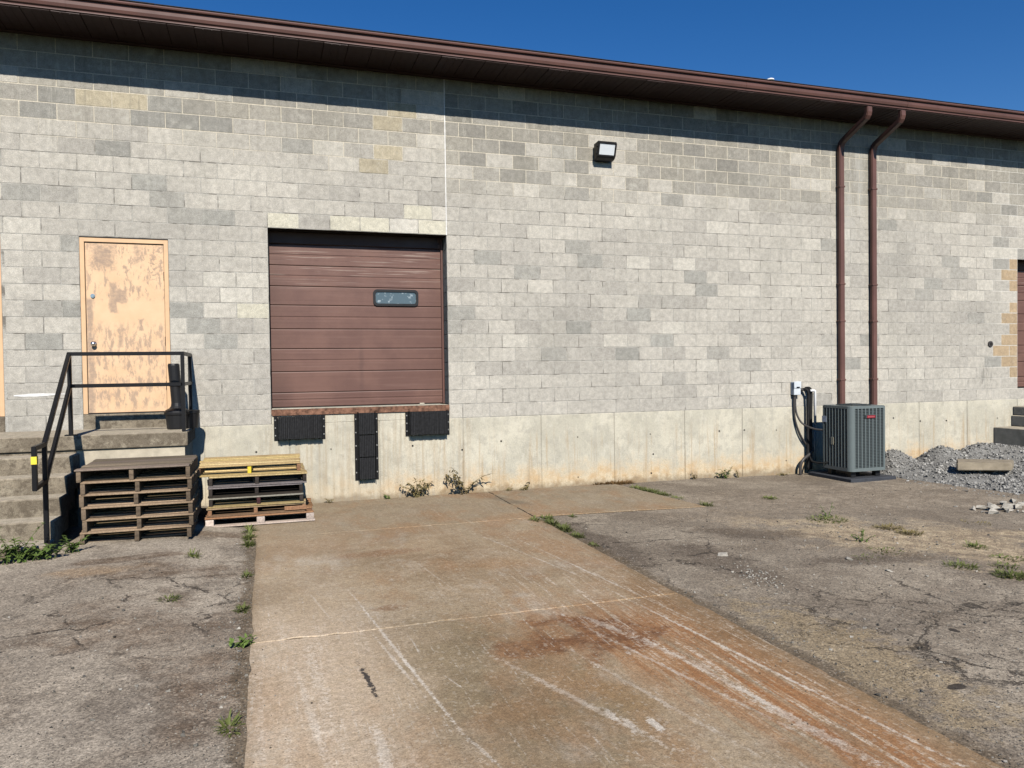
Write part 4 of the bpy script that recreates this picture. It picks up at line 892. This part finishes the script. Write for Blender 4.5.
for i, (dx, dy, rz) in enumerate([(-.012, .0, .7), (.02, .0, -.4), (.008, -.005, .5), (-.003, .005, -.5), (.006, -.003, .3), (-.012, -.01, -.2)]):
    if i == 0: first = p = pallet(labs[0], G1, 1.04, .96, .1255, seed=3, inset=.14)
    elif i == 5: p = pallet(labs[5], G1, 1.06, .98, .130, inset=.14, solid=True, mt=W_deck, mb=W_old2, seed=8)
    else: p = copy_tree(first); p['label'] = labs[i]
    p.location = (px+dx, py+dy, z); p.rotation_euler.z = R(rz); z += .1265
    if i == 3:
        pass
G2 = 'mixed pallets stacked under the dock'
qx, qy = -.185, -.80; z2 = PT+.006
specs = [('lowest pallet of the mixed stack, painted white and red at its foot', dict(W=1.22, D=1.0, H=.115, mt=W_orange, mb=W_white, ms=W_white, n_bot=3, seed=21, st_w=.09), .035, 0),
         ('brown pallet second from the bottom of the mixed stack, with an orange end board', dict(W=1.10, D=.98, H=.105, mt=W_cream, mb=W_brown, ms=W_orange, seed=22), .0, .4),
         ('dark pallet in middle of the mixed stack with one deep red stringer', dict(W=1.06, D=.98, H=.115, mt=W_grey, mb=W_cream, ms=W_dark, mid=W_purple, seed=23), .0, -.6),
         ('black pallet with a grey board edge above the deep red stringer', dict(W=1.06, D=.98, H=.12, mt=W_grey, mb=W_dark, ms=W_dark, seed=24), -.01, .5),
         ('dark pallet with pale deck boards directly under the fresh yellow one', dict(W=1.10, D=.98, H=.125, mt=W_cream, mb=W_grey, ms=W_dark, seed=25), .02, -.3),
         ('fresh yellow pallet on top of the mixed stack with a yellow painted block', dict(W=1.16, D=1.0, H=.125, mt=W_new, mb=W_new, ms=W_orange, mid=W_yel, n_top=6, seed=26), -.07, -1.2)]
for i, (lab, kw, dx, rz) in enumerate(specs):
    p = pallet(lab, G2, **kw); p.location = (qx+dx, qy+.01*(i % 2), z2); p.rotation_euler.z = R(rz); z2 += kw['H']+.0012
    if i == 1:
        b = MB(); b.box(.30, .555, -.51, -.492, .028, .075, bv=.003); o = b.build('end_board', W_orange, colors=True); o.parent = p

# ------------------------------------------------------------------ plants
def leaf(b, base, dirv, L, W, droop, seg=4, mat=0, fold=.2):
    d = Vector(dirv).normalized(); side = d.cross(Vector((0, 0, 1)))
    if side.length < .05: side = Vector((1, 0, 0))
    side.normalize(); p = Vector(base); vs = []; step = L/seg
    for i in range(seg+1):
        t_ = i/seg; wd = W*(math.sin(math.pi*min(1, .12+t_*.88))**.8)*.5+.0004
        up = Vector((0, 0, 1))*wd*fold
        vs += [p-side*wd+up, p.copy(), p+side*wd+up]
        d = (d+Vector((0, 0, -droop/seg))).normalized(); p = p+d*step
    b.add(vs, [(i*3+j, i*3+j+1, (i+1)*3+j+1, (i+1)*3+j) for i in range(seg) for j in (0, 1)], mat)
def tuft(lab, x, y, h, spread, n, mat=None, z=None, name='grass_tuft', cat='grass tuft', wid=.0095, group='grass tufts in the yard', sx=1., sy=1.):
    rg = random.Random(int(x*1000)+int(y*77)); b = MB(); z0 = gz(x, y) if z is None else z
    for i in range(int(n*2.2)):
        a = rg.uniform(0, 6.2832); r = spread*rg.random()**.7; e = rg.uniform(.3, 1.35)
        base = (x+r*math.cos(a)*sx, y+r*math.sin(a)*sy, z0-.004)
        a2 = a+rg.uniform(-.8, .8); leaf(b, base, (math.cos(a2)*math.cos(e), math.sin(a2)*math.cos(e), math.sin(e)), h*rg.uniform(.35, .85), wid*rg.uniform(.7, 1.3), rg.uniform(.5, 1.6), 3)
    o = b.build(name, mat or M_grass); return tag(o, lab, cat, group)
def weed(lab, x, y, h, nst, lw, ll, mat, z=None, name='weed', lean=(0, 0), spread=.06, group=None, dens=26, stemmat=None, curl=.3):
    rg = random.Random(int(x*991)+int(y*313)); z0 = gz(x, y) if z is None else z; t = thing(name, lab, 'weed', (x, y, z0), group); bl = MB(); bs = MB()
    for s in range(nst):
        a = rg.uniform(0, 6.2832); L = h*rg.uniform(.55, 1.05); p = Vector((x+spread*rg.uniform(-.6, .6), y+spread*.5*rg.uniform(-.6, .6), z0-.01))
        d = Vector((math.cos(a)*.45+lean[0], math.sin(a)*.3+lean[1], 1)).normalized(); pts = [p.copy()]; n = 7
        for i in range(n):
            p = p+d*(L/n); pts.append(p.copy()); d = (d+Vector((math.cos(a)*curl*.35, math.sin(a)*curl*.2, -curl*.35))+Vector((rg.uniform(-.1, .1), rg.uniform(-.1, .1), 0))).normalized()
        bs.tube(pts, .0045, 5, r1=.0015)
        for i in range(max(3, int(dens*L))):
            k = rg.uniform(.15, 1)*n; q = pts[int(min(n-1, k))].lerp(pts[int(min(n-1, k))+1], k-int(min(n-1, k)))
            aa = rg.uniform(0, 6.2832); e = rg.uniform(-.2, .9)
            leaf(bl, q, (math.cos(aa)*math.cos(e), math.sin(aa)*math.cos(e), math.sin(e)), ll*rg.uniform(.5, 1.15), lw*rg.uniform(.6, 1.2), rg.uniform(.3, 1.2), 3)
    bs.build('stem', stemmat or mat, t); bl.build('foliage', mat, t); return t
# by the stairs
weed('low broad leaved green weed at the left edge below the steps', -2.43, -2.70, .25, 14, .036, .06, M_weed, spread=.22, dens=60, group='leafy weeds at the foot of the steps')
weed('tall thin pale stemmed weed standing in front of the steps', -2.27, -2.68, .42, 6, .03, .06, M_weed, spread=.07, dens=42, curl=.12, group='leafy weeds at the foot of the steps')
weed('dense bushy green weed at the foot of the lowest railing post', -2.08, -2.64, .24, 14, .036, .06, M_weed, spread=.22, dens=55, group='leafy weeds at the foot of the steps')
weed('small green weed between the steps and the weathered pallet stack', -1.86, -2.45, .22, 9, .03, .05, M_weed, spread=.12, dens=65, group='leafy weeds at the foot of the steps')
# along the foundation
weed('bushy dry yellow green weed under the right hand dock bumper', 1.95, -.10, .44, 13, .018, .06, M_dry, PT, spread=.10, dens=60, group='weeds along the foundation wall')
weed('tall weed with drooping brown stems at the dock end of the wall', 2.66, -.10, .62, 8, .026, .09, M_dried, PT, spread=.14, dens=34, curl=.36, group='weeds along the foundation wall', stemmat=M_dried)
weed('sprawling low weed at the base of wall right of the drooping brown one', 3.52, -.09, .19, 6, .022, .055, M_dry, PT, lean=(.5, -.1), spread=.14, dens=60, group='weeds along the foundation wall')
weed('tiny weed at the wall between the drooping brown weed and sprawling weed', 3.28, -.07, .09, 4, .018, .035, M_dry, PT, spread=.08, dens=80, group='weeds along the foundation wall')
weed('tiny weed in the slab joint below the middle dock bumper', 1.52, -.07, .10, 5, .018, .04, M_weed, PT, spread=.08, dens=80, group='weeds along the foundation wall')
weed('tiny weed at the wall just right of the mixed pallet stack', .72, -.07, .11, 4, .016, .035, M_dry, PT, spread=.05, dens=70, group='weeds along the foundation wall')
weed('upright green weed against the wall between slab corner and grey box', 6.95, -.08, .22, 6, .026, .05, M_weed, spread=.09, dens=70, curl=.1, group='weeds along the foundation wall')
weed('small reddish weed against the wall just past the slab corner', 6.42, -.07, .15, 4, .02, .035, M_dried, spread=.04, dens=60, curl=.1, group='weeds along the foundation wall')
weed('low weed against the wall to the left of the conduits', 8.06, -.08, .10, 6, .022, .04, M_dry, spread=.14, dens=70, group='weeds along the foundation wall')
weed('thin pale sprig against the wall beside the upright green weed', 7.22, -.06, .2, 3, .016, .03, M_dry, spread=.05, dens=60, curl=.1, group='weeds along the foundation wall')
tuft('mat of rusty dead grass along the wall at the end of slab', 5.0, -.05, .11, .35, 260, M_moss, PT, sy=.12, wid=.008)
# slab edges
E1 = 'grass tufts along the slab edges'
for i, (x, y, h, s_, n, lab) in enumerate([
    (2.93, -2.25, .12, .06, 60, 'upright grass tuft at the inner corner of slab and apron'), (3.06, -2.45, .10, .11, 120, 'grass tuft second from the inner corner, along the slab edge'), (3.12, -2.15, .08, .09, 80, 'grass tuft lying along the front edge of apron near the corner'),
    (3.08, -2.78, .10, .11, 130, 'thick grass tuft on the slab edge, the largest in its row'), (3.08, -3.15, .07, .09, 80, 'short grass tuft on the slab edge below the largest one'), (3.07, -3.6, .05, .06, 40, 'sparse grass tuft farthest from the wall on the right slab edge'),
    (3.45, -2.12, .05, .06, 40, 'tiny grass tuft at the front edge of the apron'),
    (5.16, -.55, .08, .12, 120, 'grass tuft on the right edge of apron nearest the wall'), (5.2, -.85, .09, .13, 160, 'second grass tuft from the wall on the right edge of the apron'), (5.22, -1.15, .08, .12, 130, 'third grass tuft from the wall on the right edge of the apron'),
    (5.27, -1.5, .05, .10, 60, 'sparse grass tuft on the right edge of the apron'), (5.33, -2.12, .10, .07, 60, 'grass tuft at the outer corner of the apron'),
    (-.27, -1.62, .16, .04, 40, 'tall grass tuft growing in front of the mixed pallet stack'), (-.27, -1.95, .13, .06, 60, 'grass tuft on the left slab edge nearest the mixed pallets'), (-.27, -2.3, .12, .06, 60, 'grass tuft second from the mixed pallets on the left slab edge'),
    (-.26, -3.55, .07, .05, 40, 'small grass tuft on the left slab edge, beside bare asphalt'), (-.27, -4.55, .08, .06, 55, 'small dark grass tuft on the left slab edge above the bushy one'), (-.28, -6.55, .08, .07, 50, 'scruffy grass tuft on the left slab edge closest to the viewer')]):
    tuft(lab, x, y, h, s_, n, group=E1, sx=.6 if x < 4 else .8, sy=1.4)
weed('bushy green weed on the left slab edge by the slab joint', -.25, -5.36, .11, 8, .02, .04, M_weed, spread=.09, dens=120, group='grass tufts along the slab edges')
tuft('thin upright grass tuft alone in the left asphalt', -.75, -2.88, .13, .04, 22); tuft('flat spreading grass tuft alone in the left asphalt', -.82, -4.22, .09, .07, 26, wid=.008)
# weedy strip on the right
for x, y, h, s_, n, lab in [(6.1, -3.42, .07, .26, 220, 'long low grass tuft at the top of the sandy strip'), (6.42, -4.02, .09, .17, 160, 'yellowish grass tuft in the middle of the sandy strip'), (6.42, -4.3, .09, .15, 140, 'green grass tuft just below the yellowish one in the sandy strip'),
    (5.92, -5.88, .12, .16, 220, 'large bright grass tuft at the lower right of the sandy strip'), (5.75, -5.52, .10, .15, 90, 'scattered grass tuft in the lower part of the sandy strip'), (6.55, -4.98, .11, .11, 70, 'upright grass tuft by the right end of the sandy strip'),
    (6.42, -5.42, .07, .16, 90, 'flat grass tuft near the right edge of frame'), (6.15, -5.62, .07, .14, 80, 'low grass tuft just above the large bright one'), (5.55, -4.85, .05, .2, 70, 'sparse flat grass tuft on the lower border of the sandy strip'), (5.85, -3.6, .04, .3, 60, 'thin grass tuft between the long low one and the yellowish one'),
    (6.4, -1.98, .07, .13, 120, 'grass tuft alone in the asphalt right of the apron corner'), (7.6, -4.1, .06, .2, 60, 'dry grass tuft near the heap of broken concrete'), (5.2, -5.0, .04, .16, 50, 'very short grass tuft where sandy strip meets asphalt'), (6.6, -5.8, .06, .18, 80, 'grass tuft cut by the right edge of the frame')]:
    tuft(lab, x, y, h*.8, s_*.85, int(n*.8), M_grass if 'yellow' not in lab and 'dry' not in lab else M_dry, group='grass tufts in the sandy strip')
weed('small bushy dark weed standing at the left of the sandy strip', 5.67, -4.45, .16, 6, .018, .035, M_weed, spread=.08, dens=80)
weed('single stalk with a leafy top above the long low grass tuft', 6.18, -3.36, .2, 2, .03, .05, M_weed, spread=.02, dens=40, curl=.05)

# ------------------------------------------------------------------ gravel, rubble, stones
ICO = None
HULLS = []
for hs in range(14):
    hr = random.Random(hs); bm = bmesh.new()
    for i in range(11): bm.verts.new((hr.uniform(-1, 1), hr.uniform(-1, 1), hr.choice((-1, 1))*hr.uniform(.5, 1)))
    g = bmesh.ops.convex_hull(bm, input=bm.verts)
    bmesh.ops.delete(bm, geom=[v for v in bm.verts if not v.link_faces], context='VERTS'); bm.verts.index_update()
    HULLS.append(([v.co.copy() for v in bm.verts], [tuple(v.index for v in f_.verts) for f_ in bm.faces])); bm.free()
def rock(b, c, r, rg, flat=.7, col=(1, 1, 1), mat=0, sub=False):
    global ICO
    if ICO is None:
        bm = bmesh.new(); bmesh.ops.create_icosphere(bm, subdivisions=1, radius=1); ICO = ([v.co.copy() for v in bm.verts], [tuple(v.index for v in f_.verts) for f_ in bm.faces]); bm.free()
    if sub: ICO_ = HULLS[rg.randrange(len(HULLS))]
    else: ICO_ = ICO
    q = Matrix.Rotation(rg.uniform(0, 6.28), 3, 'Z') @ Matrix.Rotation(rg.uniform(-.7, .7), 3, 'X')
    sx, sy, sz = r*rg.uniform(.7, 1.25), r*rg.uniform(.6, 1.1), r*flat*rg.uniform(.7, 1.1)
    vs = []
    for v in ICO_[0]:
        k = 1.0 if sub else rg.uniform(.72, 1.12); p = q @ Vector((v.x*sx*k, v.y*sy*k, v.z*sz*k)); vs.append((c[0]+p.x, c[1]+p.y, c[2]+p.z))
    b.add(vs, ICO_[1], mat, col)
def gm(x, y):      # gravel mound height above the yard
    h = 0
    for cx, cy, sx, sy, a in ((9.9, -.55, .5, .5, .11), (10.15, -.3, .32, .35, .24), (11.22, -.3, .36, .42, .31), (12.0, -.28, .42, .42, .25), (12.6, -.5, .6, .6, .27), (10.9, -1.2, .9, .7, .10), (11.6, -1.8, 1.0, .8, .08), (10.2, -1.4, .55, .7, .06), (13.4, -1.6, 1.2, 1.0, .14), (10.6, -2.6, .8, .6, .05), (12, -3, 1.2, .8, .06)):
        h += a*math.exp(-((x-cx)/sx)**2-((y-cy)/sy)**2)
    h += .035*mnoise.noise((x*2.6, y*2.6, 5))+.02*mnoise.noise((x*6, y*6, 2))
    edge = sst(9.25, 9.75, x+.18*mnoise.noise((x*2, y*2, 9))-.22*max(0, -y-1.2)-.0*y)*sst(-3.6, -2.6, y+.2*mnoise.noise((x*2, y*2, 4)))
    return h*edge-.03*(1-edge)
b = MB(); nx, ny = 90, 60; rg = random.Random(5)
b.v = [(9.0+6.2*i/nx, -3.7+3.69*j/ny, gz(9+6.2*i/nx, -3.7+3.69*j/ny)+gm(9+6.2*i/nx, -3.7+3.69*j/ny)-.006) for i in range(nx+1) for j in range(ny+1)]
for i in range(nx):
    for j in range(ny): b.f.append((i*(ny+1)+j, (i+1)*(ny+1)+j, (i+1)*(ny+1)+j+1, i*(ny+1)+j+1)); b.m.append(0); b.c.append((.75, .75, .75))
k = 0
while k < 9500:
    x, y = rg.uniform(9.2, 14.6), rg.uniform(-3.6, -.03); g = gm(x, y)
    if g < .0 and rg.random() > .16: continue
    k += 1; v = rg.uniform(.55, 1.45)
    rock(b, (x, y, gz(x, y)+max(g, -.004)+.002), rg.choice((.007, .009, .012, .015, .019, .028)), rg, .75, (v, v, v*rg.uniform(.97, 1.06)), sub=True)
o = b.build('gravel_heap', M_gravel, colors=True); o['kind'] = 'stuff'; tag(o, 'heap of blue grey crushed gravel against the foundation wall', 'gravel')
# flat slab lying on the gravel
b = MB(); sx0, sx1 = 10.02, 10.98; zs = -.965
pts = [(10.06, -1.66), (10.74, -2.02), (11.12, -1.75), (10.45, -1.30)]
n = 4; b.add([(*p, zs) for p in pts]+[(*p, zs+.125) for p in pts], [(0, 1, 2, 3), (7, 6, 5, 4)]+[(i, (i+1) % 4, (i+1) % 4+4, i+4) for i in range(4)])
o = b.build('concrete_slab', M_slab, bevel=.012); tag(o, 'flat tan slab of concrete lying on the gravel heap', 'slab')
t = thing('concrete_steps', 'grey concrete stoop and step at the right edge beside second loading door', 'steps', (13.3, -.6, -1.1))
b = MB(); b.box(12.80, 15.8, -1.6, -.012, -1.3, -.505, bv=.012); b.build('landing', M_land, t)
b = MB(); b.box(13.24, 15.7, -.75, -.012, -.503, -.30, bv=.012); b.build('step', M_land, t)
b = MB(); b.box(13.28, 15.7, -.5, -.012, -.299, -.13, bv=.015); b.build('step', M_land, t)
# heap of broken concrete, piece by piece
rg = random.Random(9)
for i in range(36):
    a = rg.uniform(0, 6.28); q = rg.random()**.6; x = 8.62+.55*q*math.cos(a)+.1; y = -3.62+.27*q*math.sin(a); r_ = rg.uniform(.025, .08)
    v = rg.uniform(.75, 1.1); b = MB(); rock(b, (x, y, gz(x, y)+r_*.3+.05*(1-q)*(i % 2)), r_, rg, .5, (v, v, v*.97), sub=True)
    o = b.build('broken_concrete_chunk', M_rubble, colors=True); tag(o, 'pale lump in the heap of broken concrete at the right edge', 'concrete chunk', 'lumps of broken concrete in the heap')
for x, y, r_, lab in [(4.02, -4.46, .055, 'white flat concrete chip alone on the right asphalt'), (5.03, -4.98, .04, 'pale stone on the lower border of the sandy strip'), (5.05, -5.42, .035, 'small whitish stone between sandy strip and cracked asphalt'), (5.6, -4.2, .04, 'pale flat stone left of the bushy dark weed'), (8.25, -3.25, .03, 'small stone just beyond the heap of broken concrete')]:
    b = MB(); rock(b, (x, y, gz(x, y)+.008), r_, rg, .28, (.85, .83, .78), sub=True); o = b.build('stone', M_rubble, colors=True); tag(o, lab, 'stone')
b = MB()
for i in range(130):
    s_ = rg.gauss(0, .5); x, y = 3.86+.1*rg.gauss(0, 1)+.06*s_, -5.2+s_*.42; rock(b, (x, y, gz(x, y)+.003), rg.uniform(.004, .014), rg, .45, (.62+.3*rg.random(),)*3, sub=True)
o = b.build('concrete_crumbs', M_rubble, colors=True); o['kind'] = 'stuff'; tag(o, 'scatter of white crumbled concrete on the right asphalt', 'crumbs')
b = MB()
for i in range(15000):
    z_ = rg.random()
    if z_ < .12: x, y = -.2-abs(rg.gauss(0, .16)), rg.uniform(-8.5, -2.2)
    elif z_ < .40: q = rg.random()**.7; y = -3-5*q; x = rg.uniform(-2.9+.5*q, -.22)
    elif z_ < .82: q = rg.random()**.75; y = -2.3-5.9*q; x = rg.uniform(3.03, 7.8-3.4*q)
    elif z_ < .94: x, y = 6.1+rg.gauss(0, 1.0), -4.5+rg.gauss(0, .9)
    else: x, y = 8.6+rg.gauss(0, 1.0), -2.6+rg.gauss(0, .7)
    if -.2 < x < 3.02: continue
    v = rg.choice((.12, .18, .25, .32, .4, .5, .6)) if i % 12 else .85
    r_ = rg.uniform(.0025, .0062) if i % 40 else rg.uniform(.008, .016)
    rock(b, (x, y, gz(x, y)+r_*.1), r_, rg, .8, (v*1.02, v*.95, v*.87), sub=True)
for i in range(260):      # a little grit has strayed onto the slab
    x, y = (-.2+abs(rg.gauss(0, .12)) if i % 2 else 3.0-abs(rg.gauss(0, .25))), rg.uniform(-8, -2.3); v = rg.choice((.15, .3, .6, .8))
    rock(b, (x, y, PT+.002), rg.uniform(.002, .006), rg, .7, (v, v*.92, v*.82), sub=True)
o = b.build('loose_grit', M_rubble, colors=True); o['kind'] = 'stuff'; tag(o, 'loose grit and pebbles scattered over the asphalt', 'grit')
